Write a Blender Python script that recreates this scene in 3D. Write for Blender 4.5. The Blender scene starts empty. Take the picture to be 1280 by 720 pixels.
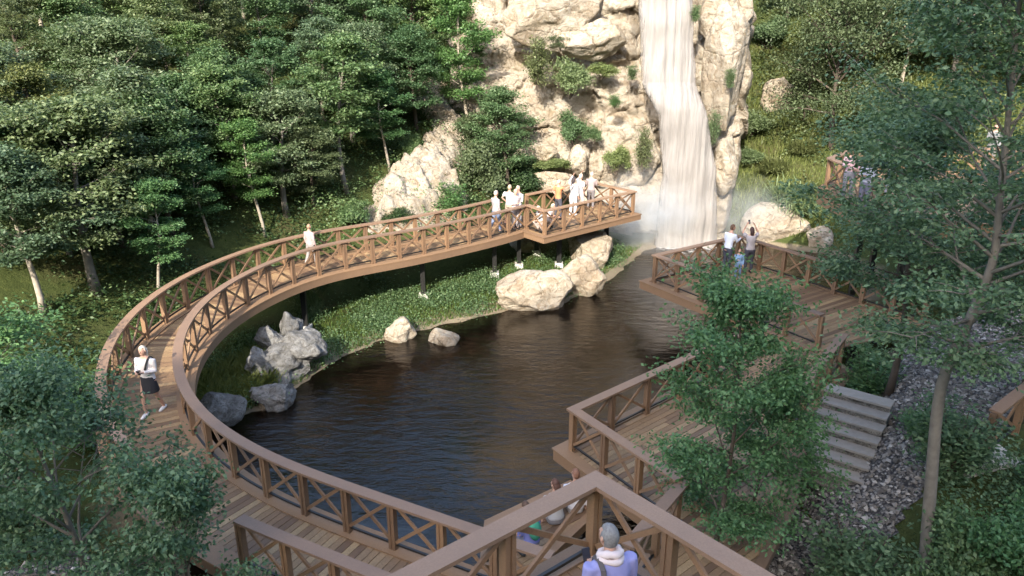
import bpy, bmesh, math, random
import numpy as np
from mathutils import Vector, Matrix, noise

random.seed(7)
SC = bpy.context.scene
COL = SC.collection
TH = math.radians(20.0)
CT_, ST_ = math.cos(TH), math.sin(TH)
FOC = 960.0
CAMZ = 10.8

# ------------------------------------------------------------------ placing
def ray(px, py):
    u = (px - 640) / FOC; v = (py - 360) / FOC
    return u, CT_ - v * ST_, -ST_ - v * CT_

def P(px, py, z):
    """point of the horizontal plane at height z that the photograph shows at px,py"""
    d = ray(px, py)
    t = (z - CAMZ) / d[2]
    return Vector((d[0] * t, d[1] * t, z))

def PY(px, py, Y):
    d = ray(px, py); t = Y / d[1]
    return Vector((d[0] * t, Y, CAMZ + d[2] * t))

# ------------------------------------------------------------------ numpy noise
_rs = np.random.RandomState(3)
_LAT = _rs.rand(256, 256)
def vnoise(x, y):
    x = np.asarray(x, float); y = np.asarray(y, float)
    xi = np.floor(x).astype(int); yi = np.floor(y).astype(int)
    fx = x - xi; fy = y - yi
    fx = fx * fx * (3 - 2 * fx); fy = fy * fy * (3 - 2 * fy)
    a = _LAT[xi & 255, yi & 255]; b = _LAT[(xi + 1) & 255, yi & 255]
    c = _LAT[xi & 255, (yi + 1) & 255]; d = _LAT[(xi + 1) & 255, (yi + 1) & 255]
    return (a * (1 - fx) + b * fx) * (1 - fy) + (c * (1 - fx) + d * fx) * fy
def fbm(x, y, o=4):
    s = 0; a = .5; f = 1
    for k in range(o):
        s = s + a * vnoise(x * f + 17.3 * k, y * f + 5.1 * k); a *= .5; f *= 2.03
    return s

# ------------------------------------------------------------------ terrain height
def w2(px, py): p = P(px, py, 0); return (p.x, p.y)
POND = [w2(305, 520), w2(345, 508), w2(395, 468), w2(440, 443), w2(490, 425), w2(560, 405), w2(640, 390),
        w2(700, 380), w2(745, 362), w2(775, 335), w2(805, 318), w2(830, 303), w2(895, 299), w2(940, 305), w2(1040, 318),
        w2(1085, 345), (12.8, 27.2), (9.6, 23.6), (8.2, 20.6), (6.4, 18.2), (4.7, 16.2), (3.2, 14.4), (1.5, 13.5),
        (.3, 12.5), (-1.2, 11.0), (-2.6, 10.6), (-4.9, 11.5), (-6.6, 13.0), (-8.3, 15.0), (-8.6, 17.4)]
HILLFOOT = [(-60, -2), (-24, 6), (-15.5, 13), (-12.5, 19), (-9.5, 24.5), (-5, 28.2), (0, 31.6), (3.5, 35), (6, 39.5), (10.9, 38.4),
            (12.3, 36.2), (16, 34.6), (22, 33), (60, 26)]

def seg_dist(x, y, pts, closed):
    n = len(pts); best = np.full(x.shape, 1e9); side = np.zeros(x.shape)
    for i in range(n if closed else n - 1):
        (ax, ay), (bx, by) = pts[i], pts[(i + 1) % n]
        dx, dy = bx - ax, by - ay
        t = np.clip(((x - ax) * dx + (y - ay) * dy) / (dx * dx + dy * dy), 0, 1)
        d = np.hypot(x - ax - t * dx, y - ay - t * dy)
        s = dx * (y - ay) - dy * (x - ax)
        m = d < best - 1e-9
        best = np.where(m, d, best); side = np.where(m, s, side)
    return best, side

def inside(x, y, pts):
    n = len(pts); c = np.zeros(x.shape, bool)
    for i in range(n):
        (ax, ay), (bx, by) = pts[i], pts[(i + 1) % n]
        if ay == by: continue
        m = ((ay > y) != (by > y)) & (x < (bx - ax) * (y - ay) / (by - ay) + ax)
        c ^= m
    return c

def sstep(a, b, v):
    t = np.clip((v - a) / (b - a), 0, 1); return t * t * (3 - 2 * t)

def pond_sd(x, y):
    d, _ = seg_dist(x, y, POND, True)
    return np.where(inside(x, y, POND), -d, d) + ((fbm(x * .9 + 7, y * .9 + 2, 3) - .44) * .9 + (fbm(x * 3.1, y * 3.1, 2) - .37) * .25)

def height(x, y):
    x = np.asarray(x, float); y = np.asarray(y, float)
    d = pond_sd(x, y)
    bank = np.where(d < 0, np.maximum(d * .55, -1.5), .70 * (1 - np.exp(-np.maximum(d, 0) * .36)))
    hd, hs = seg_dist(x, y, HILLFOOT, False)
    hd = np.where(hs > 0, hd, -hd)
    hp = np.maximum(hd + .8, 0)
    hill = np.where(hp < 1.6, hp * hp * .2, .64 * hp - .512)
    hill = hill * (1 + .45 * sstep(10.5, 12.5, x))
    hill = np.where(hill > 17, 17 + (hill - 17) * .35, hill)
    x0 = 6.4 + .75 * np.maximum(y - 15, 0)
    r = np.maximum(x - x0, 0) * sstep(-6, 6, y)
    ramp = np.where(r < 1.75, .8 * r, 1.4 + .25 * (r - 1.75))
    ramp = ramp * (1 - sstep(28, 33, y))
    shade_ridge = np.interp(x, [-160, -60, -48, -40, -35, -34, -25.5, -20, -18, -10, 60, 160], [18, 26, 38, 53, 61, 65, 71.5, 73.5, 75.5, 77, 77, 55])
    back = shade_ridge * sstep(-6, -90, y)  # unseen ridge behind the camera, added and shaped to shade the foreground
    nz = (fbm(x * .35, y * .35) - .47) * (.25 + .5 * sstep(1, 5, hd)) + (fbm(x * 1.7, y * 1.7, 2) - .37) * .10
    nz = nz * sstep(-.2, 1.6, d)
    return bank + hill + ramp + back + nz

def h1(x, y): return float(height(np.array([x]), np.array([y]))[0])

def on_ground(px, py):
    d = ray(px, py)
    t = np.arange(6, 90, .08)
    x, y, z = d[0] * t, d[1] * t, CAMZ + d[2] * t
    m = z < height(x, y)
    i = int(np.argmax(m)) if m.any() else len(t) - 1
    return Vector((x[i], y[i], float(height(x[i:i + 1], y[i:i + 1])[0])))

# ------------------------------------------------------------------ materials
def new_mat(name):
    m = bpy.data.materials.new(name); m.use_nodes = True
    nt = m.node_tree; nt.nodes.clear()
    return m, nt
def N(nt, t, **kw):
    n = nt.nodes.new(t)
    for k, v in kw.items():
        if k.startswith('i_'):
            n.inputs[k[2:].replace('_', ' ')].default_value = v
        else: setattr(n, k, v)
    return n
def L(nt, a, b): nt.links.new(a, b)
def ramp(nt, src, stops):
    r = N(nt, 'ShaderNodeValToRGB'); e = r.color_ramp.elements
    while len(e) < len(stops): e.new(.5)
    for k, (p, c) in enumerate(stops):
        e[k].position = p; e[k].color = (*c, 1) if len(c) == 3 else c
    L(nt, src, r.inputs['Fac']); return r.outputs['Color']
def tnoise(nt, co, scale, detail=5, rough=.55, dist=0.0):
    n = N(nt, 'ShaderNodeTexNoise'); n.inputs['Scale'].default_value = scale
    n.inputs['Detail'].default_value = detail; n.inputs['Roughness'].default_value = rough
    n.inputs['Distortion'].default_value = dist
    if co is not None: L(nt, co, n.inputs['Vector'])
    return n.outputs['Fac']
def mapping(nt, co, scale=(1, 1, 1), rot=(0, 0, 0)):
    m = N(nt, 'ShaderNodeMapping'); m.inputs['Scale'].default_value = scale; m.inputs['Rotation'].default_value = rot
    L(nt, co, m.inputs['Vector']); return m.outputs['Vector']
def mix(nt, f, a, b, mode='MIX'):
    m = N(nt, 'ShaderNodeMix', data_type='RGBA', blend_type=mode)
    for s, v in ((0, f), (6, a), (7, b)):
        if hasattr(v, 'is_linked'): L(nt, v, m.inputs[s])
        elif s == 0: m.inputs[0].default_value = v
        else: m.inputs[s].default_value = (*v, 1)
    return m.outputs[2]
def bump(nt, hgt, strength, dist=.05, nrm=None):
    b = N(nt, 'ShaderNodeBump'); b.inputs['Strength'].default_value = strength; b.inputs['Distance'].default_value = dist
    L(nt, hgt, b.inputs['Height'])
    if nrm is not None: L(nt, nrm, b.inputs['Normal'])
    return b.outputs['Normal']
def finish(nt, col, rough=.7, nrm=None, spec=.3, metal=0.0):
    p = N(nt, 'ShaderNodeBsdfPrincipled'); o = N(nt, 'ShaderNodeOutputMaterial')
    if hasattr(col, 'is_linked'): L(nt, col, p.inputs['Base Color'])
    else: p.inputs['Base Color'].default_value = (*col, 1)
    if hasattr(rough, 'is_linked'): L(nt, rough, p.inputs['Roughness'])
    else: p.inputs['Roughness'].default_value = rough
    p.inputs['Specular IOR Level'].default_value = spec; p.inputs['Metallic'].default_value = metal
    if nrm is not None: L(nt, nrm, p.inputs['Normal'])
    L(nt, p.outputs[0], o.inputs['Surface']); return p
def obj_co(nt): return N(nt, 'ShaderNodeTexCoord').outputs['Object']
def pos_co(nt): return N(nt, 'ShaderNodeNewGeometry').outputs['Position']
def island(nt): return N(nt, 'ShaderNodeNewGeometry').outputs['Random Per Island']

def mat_wood(name, c1, c2, rough=.5):
    m, nt = new_mat(name)
    co = pos_co(nt); isl = island(nt)
    g = tnoise(nt, mapping(nt, co, (9, 9, 9)), 1.2, 8, .7, 1.5)
    fine = tnoise(nt, co, 60, 3)
    c = mix(nt, g, c1, c2)
    c = mix(nt, ramp(nt, isl, [(0, (.25,) * 3), (1, (.75,) * 3)]), c, mix(nt, .5, c, c2), 'MIX')
    c = mix(nt, ramp(nt, tnoise(nt, co, 22, 4, .7, 2.5), [(.40, (.28,) * 3), (.6, (0, 0, 0))]), c, (c2[0] * .6, c2[1] * .58, c2[2] * .55))
    c = mix(nt, ramp(nt, tnoise(nt, co, 1.3, 3), [(.45, (0, 0, 0)), (.7, (.4,) * 3)]), c, (c1[0] * .55, c1[1] * .55, c1[2] * .6))
    c = mix(nt, 1.0, c, ramp(nt, N(nt, 'ShaderNodeObjectInfo').outputs['Random'], [(0, (.78, .78, .80)), (1, (1.15, 1.12, 1.05))]), 'MULTIPLY')
    finish(nt, c, rough, bump(nt, fine, .15, .01), .35)
    return m
def mat_planks(name):
    m, nt = new_mat(name)
    co = pos_co(nt); isl = island(nt)
    base = ramp(nt, isl, [(0, (.16, .095, .055)), (.3, (.25, .155, .085)), (.55, (.35, .225, .115)), (.8, (.47, .32, .165)), (1, (.22, .135, .08))])
    g = tnoise(nt, mapping(nt, co, (6, 6, 6)), 3, 8, .7, 2)
    c = mix(nt, ramp(nt, g, [(.35, (.55,) * 3), (.7, (0,) * 3)]), base, (.10, .06, .04))
    finish(nt, c, .55, bump(nt, tnoise(nt, co, 40, 3), .2, .01), .35)
    return m
def mat_leaf(name, dark, mid, light, trans=.3, rough=.5):
    m, nt = new_mat(name)
    isl = island(nt); oi = N(nt, 'ShaderNodeObjectInfo').outputs['Random']
    c = ramp(nt, isl, [(0, dark), (.55, mid), (1, light)])
    v = ramp(nt, oi, [(0, (.72, .82, .85)), (.5, (1, 1, 1)), (1, (1.18, 1.10, .85))])
    c = mix(nt, 1.0, c, v, 'MULTIPLY')
    p = N(nt, 'ShaderNodeBsdfPrincipled'); p.inputs['Roughness'].default_value = rough
    p.inputs['Specular IOR Level'].default_value = .35
    L(nt, c, p.inputs['Base Color'])
    t = N(nt, 'ShaderNodeBsdfTranslucent'); L(nt, mix(nt, 1.0, c, (1.15, 1.3, .8), 'MULTIPLY'), t.inputs['Color'])
    s = N(nt, 'ShaderNodeMixShader'); s.inputs[0].default_value = trans
    L(nt, p.outputs[0], s.inputs[1]); L(nt, t.outputs[0], s.inputs[2])
    o = N(nt, 'ShaderNodeOutputMaterial'); L(nt, s.outputs[0], o.inputs['Surface'])
    return m
def mat_rock(name, a, b, c, scale=1.0, crack=(.16, .12, .085)):
    m, nt = new_mat(name)
    co = pos_co(nt)
    wv = mapping(nt, co, (1, 1, 1.9), (.35, .2, .1))
    n1 = tnoise(nt, wv, .55 * scale, 9, .62, .6)
    n2 = tnoise(nt, co, 3.2 * scale, 8, .68, 1.2)
    n3 = tnoise(nt, co, 14 * scale, 6, .7)
    col = ramp(nt, n1, [(.3, b), (.5, a), (.72, c)])
    col = mix(nt, ramp(nt, n2, [(.38, (.75,) * 3), (.52, (0,) * 3)]), col, (b[0] * .72, b[1] * .66, b[2] * .56))
    vo = N(nt, 'ShaderNodeTexVoronoi', feature='DISTANCE_TO_EDGE'); vo.inputs['Scale'].default_value = .62 * scale
    dis = N(nt, 'ShaderNodeVectorMath', operation='ADD')
    nz = N(nt, 'ShaderNodeTexNoise'); nz.inputs['Scale'].default_value = .9 * scale; nz.inputs['Detail'].default_value = 6
    sc = N(nt, 'ShaderNodeVectorMath', operation='SCALE'); sc.inputs['Scale'].default_value = 1.5 / scale
    L(nt, co, nz.inputs['Vector']); L(nt, nz.outputs['Color'], sc.inputs[0]); L(nt, sc.outputs[0], dis.inputs[0]); L(nt, wv, dis.inputs[1])
    L(nt, dis.outputs[0], vo.inputs['Vector'])
    ck = ramp(nt, vo.outputs['Distance'], [(0, (.8,) * 3), (.022, (0,) * 3)])
    ckm = mix(nt, 1.0, ck, ramp(nt, n2, [(.42, (1, 1, 1)), (.58, (.0,) * 3)]), 'MULTIPLY')
    col = mix(nt, ckm, col, crack)
    col = mix(nt, ramp(nt, n3, [(.3, (.35,) * 3), (.55, (0,) * 3)]), col, (b[0] * .6, b[1] * .58, b[2] * .55))
    col = mix(nt, ramp(nt, tnoise(nt, wv, .9 * scale, 7, .7, 1.5), [(.52, (0,) * 3), (.68, (.55,) * 3)]), col, (b[0] * .55, b[1] * .56, b[2] * .42))
    nr = bump(nt, n2, .75, .18 / scale)
    nr = bump(nt, n3, .5, .05 / scale, nr)
    nr = bump(nt, ramp(nt, vo.outputs['Distance'], [(0, (0,) * 3), (.05, (1,) * 3)]), .35, .12 / scale, nr)
    finish(nt, col, .85, nr, .2)
    return m
def mat_plain(name, c, rough=.6, spec=.3, var=.25, scale=8, metal=0):
    m, nt = new_mat(name)
    f = tnoise(nt, obj_co(nt), scale, 5)
    col = mix(nt, f, tuple(v * (1 - var) for v in c), tuple(min(1, v * (1 + var)) for v in c))
    finish(nt, col, rough, bump(nt, f, .12, .02), spec, metal)
    return m

M = {}
M['rail'] = mat_wood('rail_wood', (.31, .198, .118), (.205, .125, .075))
M['cap'] = mat_wood('cap_wood', (.355, .238, .160), (.262, .166, .110), .45)
M['plank'] = mat_planks('deck_planks')
M['edge'] = mat_wood('edge_wood', (.31, .20, .12), (.21, .13, .078), .55)
M['steel'] = mat_plain('dark_steel', (.018, .017, .016), .4, .5)
M['foot'] = mat_plain('pale_concrete', (.55, .52, .47), .85, .2, .15, 4)
M['bark'] = mat_plain('bark', (.185, .165, .138), .9, .15, .45, 7)
M['bark_dark'] = mat_plain('bark_dark', (.095, .075, .058), .9, .15, .45, 7)
M['bark_pale'] = mat_plain('bark_pale', (.36, .31, .245), .9, .15, .35, 7)
M['leaf_hill'] = mat_leaf('leaf_hill', (.062, .095, .044), (.125, .175, .088), (.215, .265, .150), .28)
M['leaf_green'] = mat_leaf('leaf_green', (.056, .106, .042), (.112, .185, .076), (.195, .270, .130), .28)
M['leaf_olive'] = mat_leaf('leaf_olive', (.070, .090, .040), (.130, .158, .070), (.205, .235, .115), .25)
M['leaf_teal'] = mat_leaf('leaf_teal', (.056, .104, .050), (.105, .178, .088), (.180, .262, .138), .28)
M['leaf_fresh'] = mat_leaf('leaf_fresh', (.050, .115, .042), (.095, .192, .074), (.155, .270, .115), .3)
M['leaf_pale'] = mat_leaf('leaf_pale', (.10, .145, .060), (.155, .205, .090), (.22, .27, .13), .25)
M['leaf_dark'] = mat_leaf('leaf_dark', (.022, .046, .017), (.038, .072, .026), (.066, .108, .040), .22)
M['blade'] = mat_leaf('grass_blade', (.045, .085, .020), (.080, .130, .030), (.125, .170, .045), .3)
M['blade_dry'] = mat_leaf('grass_dry', (.10, .125, .032), (.15, .175, .050), (.21, .225, .08), .3)
M['rock'] = mat_rock('cream_rock', (.42, .36, .275), (.31, .245, .175), (.50, .45, .365))
M['cliff'] = mat_rock('cliff_rock', (.42, .365, .29), (.33, .27, .20), (.48, .435, .36), .8)
M['rock_grey'] = mat_rock('grey_rock', (.20, .195, .185), (.11, .107, .104), (.29, .285, .275), 2.2, (.07, .065, .06))
M['step_top'] = mat_plain('step_slab', (.30, .275, .245), .8, .25, .22, 9)
M['step_face'] = mat_rock('step_face', (.27, .25, .225), (.07, .065, .058), (.44, .41, .37), 6)  # rough pale stone, with the risers' shadow put in as a dark tone

def mat_ground():
    m, nt = new_mat('ground')
    co = pos_co(nt)
    n1 = tnoise(nt, co, .5, 6, .6); n2 = tnoise(nt, co, 5, 6, .7); n3 = tnoise(nt, co, 26, 4, .7)
    g = ramp(nt, n2, [(.3, (.024, .036, .010)), (.5, (.048, .066, .018)), (.7, (.082, .096, .028))])
    g2 = ramp(nt, n3, [(.3, (.036, .050, .014)), (.7, (.090, .102, .032))])
    g = mix(nt, .45, g, g2)
    g = mix(nt, ramp(nt, n1, [(.5, (0,) * 3), (.72, (.55,) * 3)]), g, (.085, .062, .035))
    sp = N(nt, 'ShaderNodeSeparateXYZ'); L(nt, co, sp.inputs[0])
    ad = N(nt, 'ShaderNodeMath', operation='MULTIPLY_ADD'); ad.inputs[1].default_value = .12; L(nt, n2, ad.inputs[0]); L(nt, sp.outputs['Z'], ad.inputs[2])
    mr = N(nt, 'ShaderNodeMapRange'); mr.inputs['From Min'].default_value = -2; mr.inputs['From Max'].default_value = 2
    L(nt, ad.outputs[0], mr.inputs['Value'])
    sand = ramp(nt, mr.outputs[0], [(0, (1,) * 3), (.545, (1,) * 3), (.562, (0,) * 3)])
    wet = ramp(nt, mr.outputs[0], [(.30, (.045, .034, .022)), (.49, (.14, .105, .07)), (.535, (.22, .18, .12)), (.56, (.20, .16, .10))])
    c = mix(nt, sand, g, wet)
    nr = bump(nt, n2, .6, .12); nr = bump(nt, n3, .6, .05, nr)
    finish(nt, c, .9, nr, .15)
    return m
M['ground'] = mat_ground()

def mat_gravel():
    m, nt = new_mat('gravel_bed')
    co = pos_co(nt)
    v = N(nt, 'ShaderNodeTexVoronoi'); v.inputs['Scale'].default_value = 16; L(nt, co, v.inputs['Vector'])
    sp = N(nt, 'ShaderNodeSeparateColor'); L(nt, v.outputs['Color'], sp.inputs[0])
    c = ramp(nt, sp.outputs[0], [(0, (.09, .082, .075)), (.5, (.19, .175, .16)), (1, (.34, .32, .295))])
    c = mix(nt, ramp(nt, v.outputs['Distance'], [(.35, (0,) * 3), (.65, (.9,) * 3)]), c, (.03, .028, .03))
    finish(nt, c, .85, bump(nt, v.outputs['Distance'], .8, -.06), .2)
    return m
M['gravel'] = mat_gravel()
def mat_pebble():
    m, nt = new_mat('pebble')
    c = ramp(nt, island(nt), [(0, (.075, .068, .062)), (.5, (.17, .155, .14)), (.85, (.30, .28, .255)), (1, (.48, .455, .42))])
    c = mix(nt, tnoise(nt, pos_co(nt), 30, 3), c, (.2, .18, .17), 'MULTIPLY') if False else c
    finish(nt, c, .8, None, .25); return m
M['pebble'] = mat_pebble()

def mat_water():
    m, nt = new_mat('pond_water')
    co = pos_co(nt)
    a = tnoise(nt, mapping(nt, co, (1.0, 2.4, 1), (0, 0, .25)), 1.5, 3, .5, .3)
    b = tnoise(nt, mapping(nt, co, (1, 2.4, 1), (0, 0, -.2)), 7.0, 3, .55, .4)
    s = N(nt, 'ShaderNodeMath', operation='MULTIPLY_ADD'); s.inputs[1].default_value = .30; L(nt, b, s.inputs[0]); L(nt, a, s.inputs[2])
    big = ramp(nt, tnoise(nt, co, .33, 3, .5), [(.38, (.12,) * 3), (.62, (.42,) * 3)])
    nb = N(nt, 'ShaderNodeBump'); nb.inputs['Distance'].default_value = .16; L(nt, big, nb.inputs['Strength']); L(nt, s.outputs[0], nb.inputs['Height']); nr = nb.outputs['Normal']
    gl = N(nt, 'ShaderNodeBsdfGlossy'); gl.inputs['Roughness'].default_value = .02; gl.inputs['Color'].default_value = (.95, .89, .84, 1); L(nt, nr, gl.inputs['Normal'])
    tr = N(nt, 'ShaderNodeBsdfTransparent'); tr.inputs['Color'].default_value = (.26, .165, .10, 1)
    df = N(nt, 'ShaderNodeBsdfDiffuse'); df.inputs['Color'].default_value = (.010, .007, .0045, 1)
    mx = N(nt, 'ShaderNodeMixShader'); mx.inputs[0].default_value = .45
    L(nt, tr.outputs[0], mx.inputs[1]); L(nt, df.outputs[0], mx.inputs[2])
    fr = N(nt, 'ShaderNodeFresnel'); fr.inputs['IOR'].default_value = 1.58; L(nt, nr, fr.inputs['Normal'])
    o = N(nt, 'ShaderNodeMixShader'); L(nt, fr.outputs[0], o.inputs[0]); L(nt, mx.outputs[0], o.inputs[1]); L(nt, gl.outputs[0], o.inputs[2])
    out = N(nt, 'ShaderNodeOutputMaterial'); L(nt, o.outputs[0], out.inputs['Surface'])
    return m
M['water'] = mat_water()
def mat_fall():
    m, nt = new_mat('falling_water')
    co = pos_co(nt)
    a = tnoise(nt, mapping(nt, co, (5, 2, .28)), 1.3, 7, .65, .3)
    b = tnoise(nt, mapping(nt, co, (14, 4, .55)), 1.6, 6, .7, .2)
    c = mix(nt, .5, ramp(nt, a, [(.32, (.20, .182, .162)), (.5, (.262, .242, .222)), (.7, (.32, .30, .28))]),
            ramp(nt, b, [(.3, (.19, .172, .153)), (.55, (.27, .25, .23)), (.75, (.34, .325, .305))]))
    nr = bump(nt, a, .35, .2); nr = bump(nt, b, .45, .06, nr)
    p = finish(nt, c, .45, nr, .4)
    at_ = N(nt, 'ShaderNodeAttribute'); at_.attribute_name = 'rim'
    st = tnoise(nt, mapping(nt, co, (9, 3, .5)), 1.5, 5, .7, .2)
    sm = N(nt, 'ShaderNodeMath', operation='MULTIPLY_ADD'); sm.inputs[1].default_value = 1.1; L(nt, st, sm.inputs[0]); L(nt, at_.outputs['Fac'], sm.inputs[2])
    L(nt, ramp(nt, sm.outputs[0], [(.46, (0,) * 3), (.70, (.9,) * 3), (1, (.96,) * 3)]), p.inputs['Alpha'])
    return m
M['fall'] = mat_fall()

_cl = {}
def cloth(c, rough=.85):
    k = tuple(round(v, 3) for v in c) + (rough,)
    if k not in _cl: _cl[k] = mat_plain('cloth', c, rough, .2, .10, 14)
    return _cl[k]
_hm = {}
def hairmat(c):
    if c not in _hm: _hm[c] = mat_plain('hair', c, .6, .3, .65, 38)
    return _hm[c]
SKIN = mat_plain('skin', (.50, .30, .22), .55, .35, .06, 9)
EYE = mat_plain('eye', (.03, .02, .02), .3, .5, .05)
LIP = mat_plain('lip', (.36, .13, .11), .5, .4, .05)

# ------------------------------------------------------------------ mesh helpers
class MB:
    def __init__(s): s.v = []; s.f = []; s.mi = []; s.m = 0
    def add(s, vs, fs):
        o = len(s.v); s.v.extend([tuple(v) for v in vs])
        for f in fs: s.f.append(tuple(o + i for i in f)); s.mi.append(s.m)
    def hexa(s, b, t):
        s.add(list(b) + list(t), [(3, 2, 1, 0), (4, 5, 6, 7), (0, 1, 5, 4), (1, 2, 6, 5), (2, 3, 7, 6), (3, 0, 4, 7)])
    def beam(s, a, b, w, h, up=Vector((0, 0, 1))):
        """box from a to b: w across, h along up"""
        a = Vector(a); b = Vector(b); d = (b - a).normalized()
        sd = d.cross(up)
        if sd.length < 1e-4: sd = d.cross(Vector((1, 0, 0)))
        sd.normalize(); u = sd.cross(d).normalized()
        sd = sd * w / 2; u = u * h / 2
        s.hexa([a - sd - u, a + sd - u, b + sd - u, b - sd - u], [a - sd + u, a + sd + u, b + sd + u, b - sd + u])
    def tube(s, pts, rad, n=8, cap=True):
        pts = [Vector(p) for p in pts]; k = len(pts)
        rings = []; ref = None
        for i in range(k):
            d = (pts[min(i + 1, k - 1)] - pts[max(i - 1, 0)]).normalized()
            if ref is None:
                ref = d.orthogonal().normalized()
            ref = (ref - d * ref.dot(d))
            if ref.length < 1e-5: ref = d.orthogonal()
            ref.normalize(); b = d.cross(ref)
            r = rad[i]
            rx, ry = r if isinstance(r, tuple) else (r, r)
            rings.append([pts[i] + ref * rx * math.cos(2 * math.pi * j / n) + b * ry * math.sin(2 * math.pi * j / n) for j in range(n)])
        vs = [v for r in rings for v in r]; fs = []
        for i in range(k - 1):
            for j in range(n):
                fs.append((i * n + j, i * n + (j + 1) % n, (i + 1) * n + (j + 1) % n, (i + 1) * n + j))
        if cap:
            fs.append(tuple(range(n - 1, -1, -1))); fs.append(tuple((k - 1) * n + j for j in range(n)))
        s.add(vs, fs)
    def rings(s, R, n=14):
        """loft closed through elliptical rings (centre, rx, ry, matrix)"""
        vs = []; fs = []
        for (c, rx, ry, mt) in R:
            for j in range(n):
                a = 2 * math.pi * j / n
                vs.append(Vector(c) + mt @ Vector((rx * math.cos(a), ry * math.sin(a), 0)))
        for i in range(len(R) - 1):
            for j in range(n):
                fs.append((i * n + j, i * n + (j + 1) % n, (i + 1) * n + (j + 1) % n, (i + 1) * n + j))
        fs.append(tuple(range(n - 1, -1, -1))); fs.append(tuple((len(R) - 1) * n + j for j in range(n)))
        s.add(vs, fs)
    def ell(s, c, r, mt=None, nu=10, nv=7):
        mt = mt or Matrix.Identity(3); c = Vector(c); vs = [c + mt @ Vector((0, 0, -r[2]))]; fs = []
        for i in range(1, nv):
            ph = -math.pi / 2 + math.pi * i / nv
            for j in range(nu):
                a = 2 * math.pi * j / nu
                vs.append(c + mt @ Vector((r[0] * math.cos(ph) * math.cos(a), r[1] * math.cos(ph) * math.sin(a), r[2] * math.sin(ph))))
        vs.append(c + mt @ Vector((0, 0, r[2])))
        for j in range(nu):
            fs.append((0, 1 + (j + 1) % nu, 1 + j))
            fs.append((len(vs) - 1, 1 + (nv - 2) * nu + j, 1 + (nv - 2) * nu + (j + 1) % nu))
        for i in range(nv - 2):
            for j in range(nu):
                a = 1 + i * nu
                fs.append((a + j, a + (j + 1) % nu, a + nu + (j + 1) % nu, a + nu + j))
        s.add(vs, fs)
    def mesh(s, name):
        me = bpy.data.meshes.new(name); me.from_pydata(s.v, [], s.f)
        me.polygons.foreach_set('material_index', s.mi); me.update(); return me
    def build(s, name, mats, parent=None, smooth=False, loc=None):
        return link(name, s.mesh(name), mats, parent, smooth, loc)

def link(name, me, mats, parent=None, smooth=False, loc=None):
    if mats is not None and len(me.materials) == 0:
        for m in (mats if isinstance(mats, (list, tuple)) else [mats]): me.materials.append(m)
    if smooth: me.polygons.foreach_set('use_smooth', [True] * len(me.polygons))
    o = bpy.data.objects.new(name, me); COL.objects.link(o)
    if parent is not None: o.parent = parent
    if loc is not None: o.location = loc
    return o
def empty(name, loc=(0, 0, 0), rz=0):
    o = bpy.data.objects.new(name, None); COL.objects.link(o); o.location = loc; o.rotation_euler = (0, 0, rz)
    o.empty_display_size = .2; return o
def tag(o, label=None, cat=None, group=None, kind=None):
    if label: o['label'] = label
    if cat: o['category'] = cat
    if group: o['group'] = group
    if kind: o['kind'] = kind
    return o
def copy_tree(o, parent=None):
    c = o.copy(); COL.objects.link(c)
    if parent is not None: c.parent = parent
    for ch in list(o.children): copy_tree(ch, c)
    return c
def quad_mesh(name, V, nper=4):
    """V: (n, nper, 3) separate polygons"""
    n = V.shape[0]; me = bpy.data.meshes.new(name)
    me.vertices.add(n * nper); me.vertices.foreach_set('co', V.reshape(-1).astype(np.float32))
    me.loops.add(n * nper); me.loops.foreach_set('vertex_index', np.arange(n * nper, dtype=np.int32))
    me.polygons.add(n); me.polygons.foreach_set('loop_start', np.arange(0, n * nper, nper, dtype=np.int32))
    me.polygons.foreach_set('loop_total', np.full(n, nper, dtype=np.int32)); me.update(calc_edges=True); return me
def grid_mesh(name, X, Y, Z):
    ny, nx = X.shape; me = bpy.data.meshes.new(name)
    V = np.stack([X, Y, Z], -1).reshape(-1, 3)
    idx = np.arange(nx * ny).reshape(ny, nx)
    F = np.stack([idx[:-1, :-1], idx[:-1, 1:], idx[1:, 1:], idx[1:, :-1]], -1).reshape(-1, 4)
    me.vertices.add(len(V)); me.vertices.foreach_set('co', V.reshape(-1).astype(np.float32))
    me.loops.add(F.size); me.loops.foreach_set('vertex_index', F.reshape(-1).astype(np.int32))
    me.polygons.add(len(F)); me.polygons.foreach_set('loop_start', np.arange(0, F.size, 4, dtype=np.int32))
    me.polygons.foreach_set('loop_total', np.full(len(F), 4, dtype=np.int32)); me.update(calc_edges=True); return me

# ------------------------------------------------------------------ setting: ground, pond
xs = np.concatenate([np.arange(-160, -20, 2.0), np.arange(-20, 21, .28), np.arange(21, 162, 2.0)])
ys = np.concatenate([np.arange(-130, 4, 2.0), np.arange(4, 44, .28), np.arange(44, 110, 2.0)])
GX, GY = np.meshgrid(xs, ys)
tag(link('ground', grid_mesh('ground', GX, GY, height(GX, GY)), M['ground'], smooth=True), kind='structure')
wx = np.arange(-12, 19.1, 1.0); wy = np.arange(8.5, 40.1, 1.0)
WX, WY = np.meshgrid(wx, wy)
tag(link('pond_water', grid_mesh('pond_water', WX, WY, np.zeros(WX.shape)), M['water'], smooth=True), kind='structure')

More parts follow.
